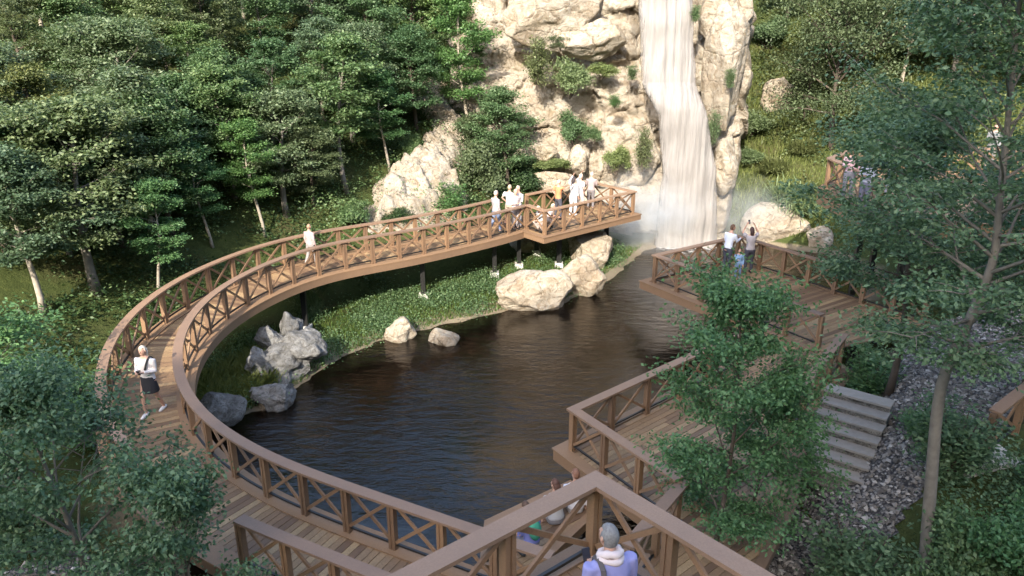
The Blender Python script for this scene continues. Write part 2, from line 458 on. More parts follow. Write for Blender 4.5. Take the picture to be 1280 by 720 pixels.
def patch(name, poly, mat, dz, step=.2):
    a = np.array(poly); gx = np.arange(a[:, 0].min(), a[:, 0].max() + step, step); gy = np.arange(a[:, 1].min(), a[:, 1].max() + step, step)
    X, Y = np.meshgrid(gx, gy); Z = height(X, Y) + dz
    me = grid_mesh(name, X, Y, Z)
    cx = (X[:-1, :-1] + X[1:, 1:]) / 2; cy = (Y[:-1, :-1] + Y[1:, 1:]) / 2
    keep = inside(cx, cy, poly).reshape(-1)
    bm = bmesh.new(); bm.from_mesh(me); bm.faces.ensure_lookup_table()
    bmesh.ops.delete(bm, geom=[f for f, k in zip(bm.faces[:], keep) if not k], context='FACES')
    bm.to_mesh(me); bm.free()
    return tag(link(name, me, mat, smooth=True), kind='structure')
GRAV = [(3.6, 10.2), (5.4, 9.8), (7.2, 12.2), (9.2, 13.6), (14.5, 16.0), (15.5, 20.5), (11.5, 22.0), (9.6, 19.2), (7.0, 15.8), (5.2, 13.6)]
GRAV2 = [(-9.5, 7.5), (-3.5, 7.5), (-4.0, 10.2), (-6.6, 12.2), (-9.2, 13.0), (-11, 10.5)]
patch('gravel_bed', GRAV, M['gravel'], .03)
patch('gravel_bed_beside_boardwalk', GRAV2, M['gravel'], .03).name = 'gravel_bed'

def scatter(poly, n, seed):
    rng = np.random.default_rng(seed); a = np.array(poly)
    x = rng.uniform(a[:, 0].min(), a[:, 0].max(), n * 3); y = rng.uniform(a[:, 1].min(), a[:, 1].max(), n * 3)
    k = inside(x, y, poly); return x[k][:n], y[k][:n], rng
def pebbles(poly, n, seed, label):
    x, y, rng = scatter(poly, n, seed); n = len(x)
    z = height(x, y) + .04
    base = np.array([(1, 0, 0), (0, 1, 0), (-1, 0, 0), (0, -1, 0), (0, 0, 1), (0, 0, -1)], float)
    s = rng.uniform(.03, .075, (n, 1, 1)) * rng.uniform(.6, 1.3, (n, 1, 3)) * np.array([1, 1, .75])
    a = rng.uniform(0, 6.28, n); R = np.zeros((n, 3, 3)); R[:, 0, 0] = np.cos(a); R[:, 0, 1] = -np.sin(a); R[:, 1, 0] = np.sin(a); R[:, 1, 1] = np.cos(a); R[:, 2, 2] = 1
    V = np.einsum('nij,nkj->nki', R, base[None] * s + rng.uniform(-.012, .012, (n, 6, 3))) + np.stack([x, y, z], -1)[:, None]
    F = np.array([(0, 1, 4), (1, 2, 4), (2, 3, 4), (3, 0, 4), (1, 0, 5), (2, 1, 5), (3, 2, 5), (0, 3, 5)])
    FF = (F[None] + (np.arange(n) * 6)[:, None, None]).reshape(-1, 3)
    me = bpy.data.meshes.new('gravel'); me.from_pydata(V.reshape(-1, 3).tolist(), [], FF.tolist())
    tag(link('gravel', me, M['pebble']), label, 'gravel', kind='stuff')
pebbles(GRAV, 9000, 1, 'loose grey gravel covering the bank around the stone steps')
pebbles(GRAV2, 3000, 2, 'loose grey gravel under the tree beside the boardwalk')

# ------------------------------------------------------------------ grass and undergrowth
def blades(name, x, y, rng, mat, hgt, wid, label, cat, bend=.5):
    n = len(x); z = height(x, y) - .02
    h = rng.uniform(*hgt, n); a = rng.uniform(0, 6.28, n); la = rng.uniform(0, 6.28, n); b = rng.uniform(.1, bend, n) * h
    sx, sy = np.cos(a) * wid / 2, np.sin(a) * wid / 2
    p0 = np.stack([x, y, z], -1); sd = np.stack([sx, sy, 0 * sx], -1)
    tip = p0 + np.stack([np.cos(la) * b, np.sin(la) * b, h], -1)
    mid = p0 + np.stack([np.cos(la) * b * .35, np.sin(la) * b * .35, h * .6], -1)
    V = np.stack([p0 - sd, p0 + sd, mid + sd * .7, tip, mid - sd * .7], 1)
    return tag(link(name, quad_mesh(name, V, 5), mat), label, cat, kind='stuff')
BANK = [(-8.6, 17.8), (-7.4, 19.4), (-5.9, 22.2), (-4.2, 24.6), (-2.2, 26.1), (1.9, 28.1), (3.3, 29.8), (6.2, 35.2), (3, 33.5), (-1, 30.2), (-5.2, 27.6), (-9.2, 23.5), (-9.4, 19)]
undergrowth_todo = 1
x, y, rng = scatter(BANK, 30000, 5)
k = pond_sd(x, y) > .12
blades('grass', x[k], y[k], rng, M['blade'], (.07, .20), .03, 'short green grass growing on the bank below the footbridge', 'grass')
TALL = [(-8.8, 16.6), (-7.9, 17.6), (-7.6, 19.4), (-6.9, 21.0), (-8.2, 22.2), (-9.3, 20.0)]
x, y, rng = scatter(TALL, 7000, 6)
k = pond_sd(x, y) > .15
blades('tall_grass', x[k], y[k], rng, M['blade_dry'], (.3, .65), .03, 'tall pale reedy grass inside the bend of the footbridge', 'tall grass', .8)
RSLOPE = [(11.2, 37), (13, 36), (17, 34.2), (24, 32.5), (26, 44), (11.4, 48)]
x, y, rng = scatter(RSLOPE, 26000, 8)
blades('meadow_grass', x, y, rng, M['blade_dry'], (.12, .34), .05, 'yellow green grass on the sunny slope right of the waterfall', 'grass')
NEAR = [(.5, 10.6), (2.0, 10.6), (2.9, 12.2), (2.2, 13.2), (1.0, 12.4), (.2, 11.4)]
x, y, rng = scatter(NEAR, 2600, 9)
blades('lawn', x, y, rng, M['blade'], (.06, .16), .02, 'small patch of bright lawn below the lookout corner', 'grass')

def leaf_quads(c, ax, nr, Ln, wd):
    """rhombic leaves: centre base c, axis ax, normal nr"""
    sd = np.cross(nr, ax); sd /= np.linalg.norm(sd, axis=1, keepdims=True) + 1e-9
    n2 = np.cross(ax, sd); Ln = Ln[:, None]; wd = wd[:, None]
    return np.stack([c - ax * Ln * .5, c + sd * wd * .5 + n2 * wd * .12, c + ax * Ln * .5 - n2 * Ln * .06, c - sd * wd * .5 + n2 * wd * .12], 1)
def unit(v): return v / (np.linalg.norm(v, axis=-1, keepdims=True) + 1e-9)

def undergrowth(poly, n, seed, mat, size, label, name='undergrowth', clump=.45, keep=1.0, tall=1.1):
    x, y, rng = scatter(poly, n, seed)
    k = (fbm(x * clump + 3, y * clump + 9, 3) > .44) & (pond_sd(x, y) > keep); x, y = x[k], y[k]; m = 18
    hh = (fbm(x * .8, y * .8, 2)) * (tall if keep > .5 else .38)
    c = np.stack([x, y, height(x, y) + hh * rng.uniform(.15, 1, len(x))], -1)
    C = (c[:, None] + rng.normal(0, 1, (len(x), m, 3)) * np.array([.28, .28, .13])).reshape(-1, 3)
    ax = unit(rng.normal(0, 1, C.shape) * [1, 1, .45]); nr = unit(rng.normal(0, .55, C.shape) + [0, 0, 1])
    Ln = rng.uniform(.6, 1.3, len(C)) * size
    return tag(link(name, quad_mesh(name, leaf_quads(C, ax, nr, Ln, Ln * .55)), mat), label, 'undergrowth', kind='stuff')
undergrowth(BANK, 9000, 14, M['leaf_green'], .075, 'rough leafy ground cover on the bank below the footbridge', 'ground_cover', 1.3, .25)
HILLL = [(-32, 12), (-17, 12.5), (-12.5, 20), (-9.8, 25), (-4.2, 29), (-.5, 33), (1, 37), (-1, 48), (-34, 48)]
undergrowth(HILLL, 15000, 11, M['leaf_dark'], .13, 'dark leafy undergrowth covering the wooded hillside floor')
undergrowth(HILLL, 7000, 15, M['leaf_green'], .12, 'taller leafy scrub between the trunks of the hillside wood', 'scrub', .7, 1.4, 2.4)
undergrowth([(15, 36), (20, 34), (30, 32), (30, 50), (14, 50), (13.5, 42)], 2200, 12, M['leaf_hill'], .17, 'mixed undergrowth on the slope above the terrace')
undergrowth([(7.4, 7.5), (12, 6.5), (13.5, 12.2), (9.5, 13.0), (7.9, 12.0), (6.2, 9.5), (5.2, 7.5)], 1100, 13, M['leaf_teal'], .085, 'low green ground cover under the leaning tree', 'ground_cover', .8)

# ------------------------------------------------------------------ rocks
def rock_mesh(seed, r, sub=5, planes=12, amp=.13, cut=(.55, .92)):
    rng = random.Random(seed)
    bm = bmesh.new(); bmesh.ops.create_icosphere(bm, subdivisions=sub, radius=1.0)
    pl = []
    for _ in range(planes):
        n = Vector((rng.gauss(0, 1), rng.gauss(0, 1), rng.gauss(.15, .8))).normalized(); pl.append((n, rng.uniform(*cut)))
    off = Vector((rng.uniform(0, 50), rng.uniform(0, 50), rng.uniform(0, 50)))
    for v in bm.verts:
        p = v.co.copy()
        for n, d in pl:
            e = p.dot(n) - d
            if e > 0: p -= n * e * .97
        q = p * 1.6 + off
        k = noise.fractal(q, 1.0, 2.0, 5) * amp + noise.ridged_multi_fractal(p * 1.1 + off, 1.0, 2.0, 3, 1.0, 2.0) * amp * .35 - amp * .3
        p = p + v.co.normalized() * k
        st = math.sin((p.z * 6 + p.x * 1.7 + noise.noise(q * .8) * 3)) * amp * .14
        p = p + Vector((v.co.x, v.co.y, 0)) * st
        v.co = Vector((p.x * r[0], p.y * r[1], p.z * r[2]))
    me = bpy.data.meshes.new('boulder'); bm.to_mesh(me); bm.free()
    return me
def boulder(px, py, z, w, hgt, depth, seed, label, mat='rock', rz=0, sink=.25, Y=None, name='boulder', cat='boulder', planes=11, group=None, tilt=0, amp=.13, cut=(.55, .92)):
    """px,py: middle of its foot in the photograph; w,hgt,depth in metres"""
    if Y is not None: p = PY(px, py, Y)
    elif z is None: p = on_ground(px, py)
    else: p = P(px, py, z)
    me = rock_mesh(seed, (w / 2 * 1.12, depth / 2 * 1.1, hgt / 2 / (1 - sink) * 1.15), 5 if w > 1.1 else 4, planes, amp, cut)
    o = link(name, me, M[mat], smooth=True); hz = hgt / 2 / (1 - sink)
    o.location = (p.x, p.y + depth * .25, p.z + hz * (1 - 2 * sink))
    o.rotation_euler = (0, tilt, rz)
    return tag(o, label, cat, group)
boulder(972, 305, 0, 3.0, 1.75, 2.2, 1, 'large cream boulder at the waterline right of the waterfall foot', sink=.18)
boulder(1026, 312, 0, 1.25, .95, 1.1, 2, 'small pointed pale boulder beside the terrace pool', 'rock', .4, planes=7)
boulder(672, 380, .25, 2.9, 1.15, 1.7, 3, 'broad cream boulder on the bank under the viewing platform corner', rz=.2)
boulder(725, 366, .15, 1.7, 1.35, 1.5, 4, 'upright cream boulder touching the pond below the viewing platform', rz=-.3)
boulder(742, 330, .3, 2.2, 1.5, 1.8, 5, 'large pale boulder half in shade beneath the platform floor', rz=.6)
boulder(655, 316, .7, 1.3, .75, .9, 6, 'small pale rock behind the platform support post')
boulder(500, 426, .0, 1.05, .75, .8, 7, 'pale rounded rock on the grassy shoreline below the bridge', sink=.2)
boulder(555, 433, -.1, 1.0, .55, .8, 8, 'low brownish rock standing in the water off the grass bank', sink=.3)
HP = dict(amp=.20, cut=(.42, .80))
boulder(350, 478, .1, 2.3, 1.25, 1.7, 9, 'big grey cracked boulder on the shore inside the bridge bend', 'rock_grey', .3, .15, planes=9, **HP)
boulder(372, 452, .5, 1.7, .9, 1.2, 61, 'jagged grey rock with a sharp tip on the right of the heap', 'rock_grey', -.3, .2, planes=7, tilt=.25, **HP)
boulder(345, 512, -.05, 1.6, .7, 1.0, 10, 'low grey boulder at the water edge below the cracked one', 'rock_grey', .15, .2, planes=8, **HP)
boulder(334, 436, .75, 1.15, .6, .8, 12, 'blue grey slab topping the boulder heap inside the bridge bend', 'rock_grey', -.2, planes=8, **HP)
boulder(362, 424, .8, 1.0, .75, .8, 13, 'grey rounded rock at the back of the boulder heap', 'rock_grey', .5, planes=9, **HP)
boulder(322, 470, .4, 1.0, .8, .9, 62, 'dark grey rock in the grass on the left of the heap', 'rock_grey', .9, planes=8, **HP)
boulder(274, 528, .3, 1.15, .75, .9, 14, 'grey slab rock wedged beside the inner boardwalk railing', 'rock_grey', .7, .2, planes=7)
boulder(334, 512, .0, .55, .4, .5, 15, 'small cream rock at the tip of the grey boulder heap', 'rock')
boulder(683, 197, None, 1.1, .55, .8, 16, 'flat pale rock on the grass above the viewing platform', Y=37.0)
boulder(722, 214, None, 1.0, 1.1, .9, 17, 'upright pale rock below the round clipped shrub', Y=36.8)
boulder(690, 236, None, 1.9, .8, 1.1, 18, 'pale wedge shaped rock right behind the platform railing', Y=36.0)
boulder(975, 136, None, 1.7, 1.5, 1.3, 19, 'cream boulder on the sunny slope beside the spreading tree')
boulder(800, 245, None, 1.0, 1.0, .9, 20, 'pale rock in the mist between shrub and waterfall')
OG = 'rock outcrops on the wooded slope'
def outcrop(px, py, w, h, d, seed, label, rz=0, tilt=0): boulder(px, py, None, w, h, d, seed, label, 'cliff', rz, .38, name='rock_outcrop', cat='rock outcrop', group=OG, tilt=tilt * .5, planes=22)
def outcrop_patch(pix, seed, label, up=.55):
    poly = [tuple(on_ground(*q).xy) for q in pix]; a = np.array(poly); stp = .075
    gx = np.arange(a[:, 0].min() - .1, a[:, 0].max() + .1, stp); gy = np.arange(a[:, 1].min() - .1, a[:, 1].max() + .1, stp)
    X, Y = np.meshgrid(gx, gy); e, _ = seg_dist(X, Y, poly, True); ins = inside(X, Y, poly); e = np.where(ins, e, -e) + (fbm(X * 1.6, Y * 1.6) - .47) * .9
    Z = height(X, Y); H = np.zeros(X.shape)
    for j in range(X.shape[0]):
        for i in range(X.shape[1]):
            if e[j, i] < -.3: H[j, i] = -.4; continue
            x, y = float(X[j, i]), float(Y[j, i])
            q = Vector((x * .62 + y * .35, y * .55 - x * .2, seed)) + noise.noise_vector(Vector((x * .6, y * .6, seed))) * .4
            d, p = noise.voronoi(q); c = noise.noise(p[0] * 6.1 + Vector((seed, 1, 2)))
            q2 = Vector((x * 1.9 + y, y * 1.5, seed + 4)) + noise.noise_vector(Vector((x, y, seed))) * .3
            d2, p2 = noise.voronoi(q2)
            tilt = (q - p[0]).dot(Vector((.5 * c, .45, 0)))
            h = up * (1 + .9 * c) + .55 * tilt + .22 * noise.noise(p2[0] * 4.3) + .16 * noise.fractal(Vector((x * 1.4, y * 1.4, seed)), 1, 2, 5) + .10 * min(1, (d[1] - d[0]) * 6) + .03 * math.sin((x * .8 - y * .5 + h_(x, y)) * 16)
            H[j, i] = h * min(1, max(-.2, (e[j, i] + .05) * 2.2))
    o = link('rock_outcrop', grid_mesh('rock_outcrop', X, Y, Z + H), M['cliff'], smooth=True)
    bm = bmesh.new(); bm.from_mesh(o.data); bm.faces.ensure_lookup_table(); k = (e > -.25); nx = X.shape[1] - 1
    bmesh.ops.delete(bm, geom=[f for n, f in enumerate(bm.faces[:]) if not k[n // nx, n % nx]], context='FACES'); bm.to_mesh(o.data); bm.free()
    tag(o, label, 'rock outcrop', OG)
def h_(x, y): return noise.noise(Vector((x * .7, y * .7, 3))) * .6
outcrop_patch([(455, 262), (470, 238), (505, 208), (528, 196), (560, 215), (585, 245), (575, 275), (520, 290), (465, 292)], 3, 'lower broad cream rock outcrop just behind the footbridge', .65)
outcrop_patch([(520, 125), (528, 108), (556, 106), (566, 150), (584, 165), (592, 190), (575, 215), (545, 205), (528, 185), (545, 165)], 8, 'upper grey cream outcrop band running up among the slim trunks', .7)
outcrop(660, 165, 3.2, 2.4, 2.0, 35, 'pale outcrop under scraggly shrubs left of the cliff', -.3, .2)
outcrop(625, 120, 3.4, 2.8, 2.2, 36, 'shadowed outcrop between the slender tree and the cliff', .3, .2)

# ------------------------------------------------------------------ cliff
def cliff():
    nx, nz = 230, 250
    xs_ = np.linspace(-3.2, 12.6, nx); zs_ = np.linspace(-.8, 20, nz)
    V = []; F = []
    for j in range(nz):
        for i in range(nx):
            x, z = float(xs_[i]), float(zs_[j])
            rt = 11.35 - .30 * max(0, 6.0 - z) * .6 + .35 * noise.noise(Vector((z * .7, 3, 1)))     # right end of the face
            yb = 36.8 + .225 * z + .10 * max(0, x - 9) ** 2 * .3
            yb += .24 * max(0, 5.4 - x) * (1 - z * .03) * .5
            if z > 7.8 and x < 9: yb += .5                                                       # ledge behind the upper fall
            q = Vector((x * .42, z * .5, 0)) + noise.noise_vector(Vector((x * .35, z * .35, 4.2))) * .55
            d, pts = noise.voronoi(q)
            cell = noise.noise(pts[0] * 7.3 + Vector((2, 5, 8)))
            crack = min(1, (d[1] - d[0]) * 6)
            tx, ty = noise.noise(pts[0] * 3.1 + Vector((9, 1, 4))), noise.noise(pts[0] * 3.7 + Vector((1, 8, 3)))
            y = yb - .34 * cell - .10 * crack - .75 * ((q.x - pts[0].x) * tx * 2 + (q.y - pts[0].y) * ty * 2)
            q2 = Vector((x * 1.25 + z * .3, z * 1.5, 3)) + noise.noise_vector(Vector((x, z, 9))) * .35
            d2, p2 = noise.voronoi(q2)
            y -= .16 * noise.noise(p2[0] * 5.1) + .5 * (q2.x - p2[0].x) * noise.noise(p2[0] * 2.7) + .05 * min(1, (d2[1] - d2[0]) * 5)
            y -= .13 * noise.fractal(Vector((x * .7, z * .7, 7)), 1, 2, 6)
            y += .07 * math.sin(z * 5.5 + x * 1.3 + 3 * noise.noise(Vector((x * .5, z * .5, 2))))
            ch = math.exp(-((x - (7.35 + (.8 if z < 7.5 else 0) * (1 - z / 9))) / 1.5) ** 2)             # channel the water runs in
            y += ch * .55
            over = max(0, x - rt); y += over * over * 1.6 + over * 1.2
            lf = max(0, (-.6 + .35 * (10 - z) * -.25) - x); y += lf * .8
            V.append((x, y, z))
    for j in range(nz - 1):
        for i in range(nx - 1):
            a = j * nx + i; F.append((a, a + 1, a + nx + 1, a + nx))
    # back skin gives the face its thickness
    me = bpy.data.meshes.new('cliff'); o = len(V)
    edge = [j * nx for j in range(nz)] + [(nz - 1) * nx + i for i in range(1, nx)] + [j * nx + nx - 1 for j in range(nz - 2, -1, -1)]
    for e in edge: V.append((V[e][0], 46.0, V[e][2]))
    for k in range(len(edge) - 1): F.append((edge[k], edge[k + 1], o + k + 1, o + k))
    me.from_pydata(V, [], F); me.update()
    tag(link('cliff', me, M['cliff'], smooth=True), kind='structure')
cliff()
boulder(692, 42, None, 4.6, 2.4, 1.6, 41, 'huge rounded cream boulder overhanging the cliff top left', 'cliff', .1, .2, Y=37.3, planes=8)
boulder(738, 66, None, 3.2, 1.5, 1.3, 42, 'pale domed block below the overhanging cliff boulder', 'cliff', .2, .2, Y=37.5)
boulder(905, 150, None, 2.0, 5.0, 2.2, 45, 'tall cream buttress closing the cliff right of the waterfall', 'cliff', 0, .1, Y=36.6)
boulder(912, 62, None, 2.4, 3.6, 2.2, 46, 'upper cream block beside the grass slope', 'cliff', .2, .1, Y=37.4)
boulder(905, 235, None, 1.3, 2.2, 1.4, 47, 'narrow cream rock strip at the right foot of the fall', 'cliff', 0, .1, Y=36.6)
boulder(875, 305, -.1, 4.6, .5, 1.6, 48, 'low pale rock shelf under the waterfall foot', 'rock', 0, .3)

# ------------------------------------------------------------------ waterfall
def waterfall():
    n, k = 220, 80
    V = []; F = []; ED = []
    for j in range(n):
        z = 15.5 - 15.6 * j / (n - 1)
        if z > 7.6:
            xl, xr = np.interp(z, [7.6, 11, 15.5], [5.95, 5.70, 5.55]), np.interp(z, [7.6, 11, 15.5], [8.45, 8.15, 8.05])
            y = 36.35 + (z - 7.6) * .16
        else:
            xl, xr = np.interp(z, [0, 3.5, 6.2, 7.6], [6.85, 7.05, 6.65, 5.95]), np.interp(z, [0, 3.5, 6, 7.6], [9.95, 9.6, 9.0, 8.45])
            y = 36.35 - (7.6 - z) * .035 - .55 * math.sin(min(1, (7.6 - z) / 1.2) * math.pi / 2)
        y -= .35
        for i in range(k):
            s = i / (k - 1)
            x = xl + (xr - xl) * s
            e = math.sin(math.pi * s) ** .35
            f = noise.noise(Vector((x * 3.2, z * .12, 1.0))) * .06 + noise.noise(Vector((x * 7.5, z * .3, 5))) * .04 + noise.noise(Vector((x * 1.5, z * .9, 9))) * .08
            ED.append(min(s, 1 - s) * (xr - xl)); V.append((x + noise.noise(Vector((z * .9, s * 3, 2))) * .06, y + f + (1 - e) * .4 + .02 * math.sin(z * 3), z))
    for j in range(n - 1):
        for i in range(k - 1):
            a = j * k + i; F.append((a, a + k, a + k + 1, a + 1))
    me = bpy.data.meshes.new('waterfall'); me.from_pydata(V, [], F); me.update()
    at_ = me.attributes.new('rim', 'FLOAT', 'POINT'); at_.data.foreach_set('value', ED)
    o = link('waterfall', me, M['fall'], smooth=True)
    so = o.modifiers.new('thick', 'SOLIDIFY'); so.thickness = .12
    tag(o, 'white two step waterfall pouring down the cream cliff', 'waterfall', kind='stuff')
waterfall()

def mist(name, c, r, dens, label):
    mb = MB(); mb.ell((0, 0, 0), (1, 1, 1), nu=24, nv=14)
    o = mb.build(name, None, smooth=True, loc=c); o.scale = r
    m, nt = new_mat('mist')
    tc = obj_co(nt)
    ln = N(nt, 'ShaderNodeVectorMath', operation='LENGTH'); L(nt, tc, ln.inputs[0])
    fall = ramp(nt, ln.outputs['Value'], [(0, (1,) * 3), (.45, (.45,) * 3), (1, (0,) * 3)])
    nz = ramp(nt, tnoise(nt, tc, 2.2, 4, .6), [(.35, (0,) * 3), (.65, (1,) * 3)])
    mu = N(nt, 'ShaderNodeMath', operation='MULTIPLY'); L(nt, fall, mu.inputs[0]); L(nt, nz, mu.inputs[1])
    m2 = N(nt, 'ShaderNodeMath', operation='MULTIPLY'); L(nt, mu.outputs[0], m2.inputs[0]); m2.inputs[1].default_value = dens
    v = N(nt, 'ShaderNodeVolumePrincipled'); v.inputs['Color'].default_value = (.93, .97, 1, 1); v.inputs['Anisotropy'].default_value = .1
    L(nt, m2.outputs[0], v.inputs['Density'])
    out = N(nt, 'ShaderNodeOutputMaterial'); L(nt, v.outputs[0], out.inputs['Volume'])
    o.data.materials.append(m)
    tag(o, label, 'mist', kind='stuff')
mist('mist', (6.3, 35.3, 1.5), (3.0, 1.9, 2.5), 1.45, 'white spray drifting between the platform and the waterfall foot')
mist('mist', (11.0, 35.6, 1.6), (2.6, 1.4, 2.1), .75, 'thin spray right of the waterfall over the grass')

def foam():
    gx = np.arange(4.6, 12.2, .15); gy = np.arange(33.2, 37.2, .15); X, Y = np.meshgrid(gx, gy)
    Z = .02 + .07 * fbm(X * 2.2, Y * 2.2, 3) * np.exp(-((X - 8.4) / 2.4) ** 2 - ((Y - 36.0) / 1.3) ** 2)
    m, nt = new_mat('foam'); co = pos_co(nt)
    mp = mapping(nt, co, (1, 1, 0)); sub = N(nt, 'ShaderNodeVectorMath', operation='SUBTRACT'); sub.inputs[1].default_value = (8.4, 35.9, 0); L(nt, mp, sub.inputs[0])
    sc = N(nt, 'ShaderNodeVectorMath', operation='MULTIPLY'); sc.inputs[1].default_value = (.33, .45, 0); L(nt, sub.outputs[0], sc.inputs[0])
    ln = N(nt, 'ShaderNodeVectorMath', operation='LENGTH'); L(nt, sc.outputs[0], ln.inputs[0])
    ms = N(nt, 'ShaderNodeMath', operation='MULTIPLY_ADD'); ms.inputs[1].default_value = -.55; L(nt, ln.outputs['Value'], ms.inputs[0]); L(nt, tnoise(nt, co, 3.2, 7, .72, .6), ms.inputs[2])
    p = finish(nt, (.55, .53, .50), .7); L(nt, ramp(nt, ms.outputs[0], [(.16, (0,) * 3), (.34, (.85,) * 3)]), p.inputs['Alpha'])
    tag(link('foam', grid_mesh('foam', X, Y, Z), m, smooth=True), 'white foam churning on the water under the waterfall', 'foam', kind='stuff')
foam()

# ------------------------------------------------------------------ timber: sweeps, railings, decks
RH = 1.05
def resample(pts, step):
    pts = [Vector(p) for p in pts]; acc = [0]
    for a, b in zip(pts, pts[1:]): acc.append(acc[-1] + (b - a).length)
    n = max(1, round(acc[-1] / step)); out = []; k = 0
    for i in range(n + 1):
        s = acc[-1] * i / n
        while k < len(pts) - 2 and acc[k + 1] < s: k += 1
        t = (s - acc[k]) / max(1e-6, acc[k + 1] - acc[k]); out.append(pts[k].lerp(pts[k + 1], min(1, t)))
    return out
def catmull(pts, per=12):
    pts = [Vector(p) for p in pts]; q = [pts[0] * 2 - pts[1]] + pts + [pts[-1] * 2 - pts[-2]]; out = []
    for i in range(1, len(q) - 2):
        a, b, c, d = q[i - 1:i + 3]
        for k in range(per):
            t = k / per
            out.append(.5 * ((2 * b) + (c - a) * t + (2 * a - 5 * b + 4 * c - d) * t * t + (-a + 3 * b - 3 * c + d) * t ** 3))
    out.append(pts[-1]); return out
def frames(pts):
    k = len(pts); out = []
    for i in range(k):
        d0 = (pts[i] - pts[i - 1]) if i else (pts[1] - pts[0])
        d1 = (pts[i + 1] - pts[i]) if i < k - 1 else d0
        d0 = Vector((d0.x, d0.y, 0)).normalized(); d1 = Vector((d1.x, d1.y, 0)).normalized()
        n0 = Vector((d0.y, -d0.x, 0)); n1 = Vector((d1.y, -d1.x, 0))
        n = (n0 + n1).normalized(); n = n / max(.35, n.dot(n0)); out.append(n)
    return out
def sweep(mb, pts, o0, o1, z0, z1):
    """rectangular bar along pts; offsets o0..o1 to the right, heights z0..z1"""
    fr = frames(pts); k = len(pts); vs = []; fs = []
    for p, n in zip(pts, fr):
        for o, z in ((o0, z0), (o1, z0), (o1, z1), (o0, z1)): vs.append(p + n * o + Vector((0, 0, z)))
    for i in range(k - 1):
        for j in range(4): fs.append((i * 4 + j, i * 4 + (j + 1) % 4, i * 4 + 4 + (j + 1) % 4, i * 4 + 4 + j))
    fs += [(3, 2, 1, 0), tuple((k - 1) * 4 + j for j in range(4))]
    mb.add(vs, fs)
def offset(pts, o): return [p + n * o for p, n in zip(pts, frames(pts))]

_post = {}
def post_mesh(h, low):
    key = (round(h, 3), round(low, 3))
    if key not in _post:
        mb = MB()
        for s in (-1, 1): mb.hexa(*[[Vector((s * .043 - .027, -.055, z)), Vector((s * .043 + .027, -.055, z)), Vector((s * .043 + .027, .055, z)), Vector((s * .043 - .027, .055, z))] for z in (-low, h)])
        mb.hexa(*[[Vector((-.017, -.04, z)), Vector((.017, -.04, z)), Vector((.017, .04, z)), Vector((-.017, .04, z))] for z in (-low + .01, h - .01)])
        me = mb.mesh('post'); me.materials.append(M['rail']); _post[key] = me
    return _post[key]
def railing(root, pts, spacing=1.05, low=.02, first=True, last=True, seg=None):
    """pts: line of the railing on the deck surface"""
    dense = [Vector(p) for p in pts]
    mb = MB(); sweep(mb, dense, -.115, .115, RH - .05, RH); mb.build('handrail', M['cap'], root)
    mb = MB(); sweep(mb, dense, -.02, .02, .13, .17); mb.build('bottom_rail', M['steel'], root)
    runs = seg or [dense]
    for run in runs:
        st = resample(run, spacing)
        for i, p in enumerate(st):
            if (i == 0 and not first and run is runs[0]) or (i == 0 and run is not runs[0]): continue
            if i == len(st) - 1 and not last and run is runs[-1]: continue
            d = st[min(i + 1, len(st) - 1)] - st[max(i - 1, 0)]
            o = link('post', post_mesh(RH - .052, low), None, root); o.location = p; o.rotation_euler = (0, 0, math.atan2(d.y, d.x))
        for a, b in zip(st, st[1:]):
            d = (b - a); ln = d.length; d = d / ln; a2 = a + d * .075; b2 = b - d * .075
            n = Vector((d.y, -d.x, 0)).normalized()
            mb = MB(); zb, zt = .20, RH - .08
            for (p, q, s) in ((a2, b2, .021), (b2, a2, -.021)):
                p0 = p + Vector((0, 0, zb)) + n * s; p1 = q + Vector((0, 0, zt)) + n * s
                mb.beam(p0, p1, .036, .062)
            mb.build('cross_brace', M['rail'], root)
def plank_path(root, left, right, w=.15, gap=.012, th=.04, name='deck'):
    """boards laid across between two matching edge lines"""
    mb = MB(); n = len(left); acc = [0]
    mid = [(a + b) / 2 for a, b in zip(left, right)]
    for a, b in zip(mid, mid[1:]): acc.append(acc[-1] + (b - a).length)
    cnt = int(acc[-1] / w)
    def at(line, s):
        k = min(max(np.searchsorted(acc, s) - 1, 0), n - 2); t = (s - acc[k]) / (acc[k + 1] - acc[k]); return line[k].lerp(line[k + 1], t)
    for i in range(cnt):
        s0 = acc[-1] * i / cnt; s1 = acc[-1] * (i + 1) / cnt - gap
        q = [at(left, s0), at(right, s0), at(right, s1), at(left, s1)]
        dz = Vector((0, 0, random.uniform(-.002, .002)))
        mb.hexa([p - Vector((0, 0, th)) + dz for p in q], [p + dz for p in q])
    return mb.build(name, M['plank'], root)
def clip(poly, n, d):
    out = []
    for i in range(len(poly)):
        a, b = poly[i], poly[(i + 1) % len(poly)]; da = a.dot(n) - d; db = b.dot(n) - d
        if da <= 0: out.append(a)
        if (da < 0) != (db < 0) and abs(da - db) > 1e-9: out.append(a.lerp(b, da / (da - db)))
    return out
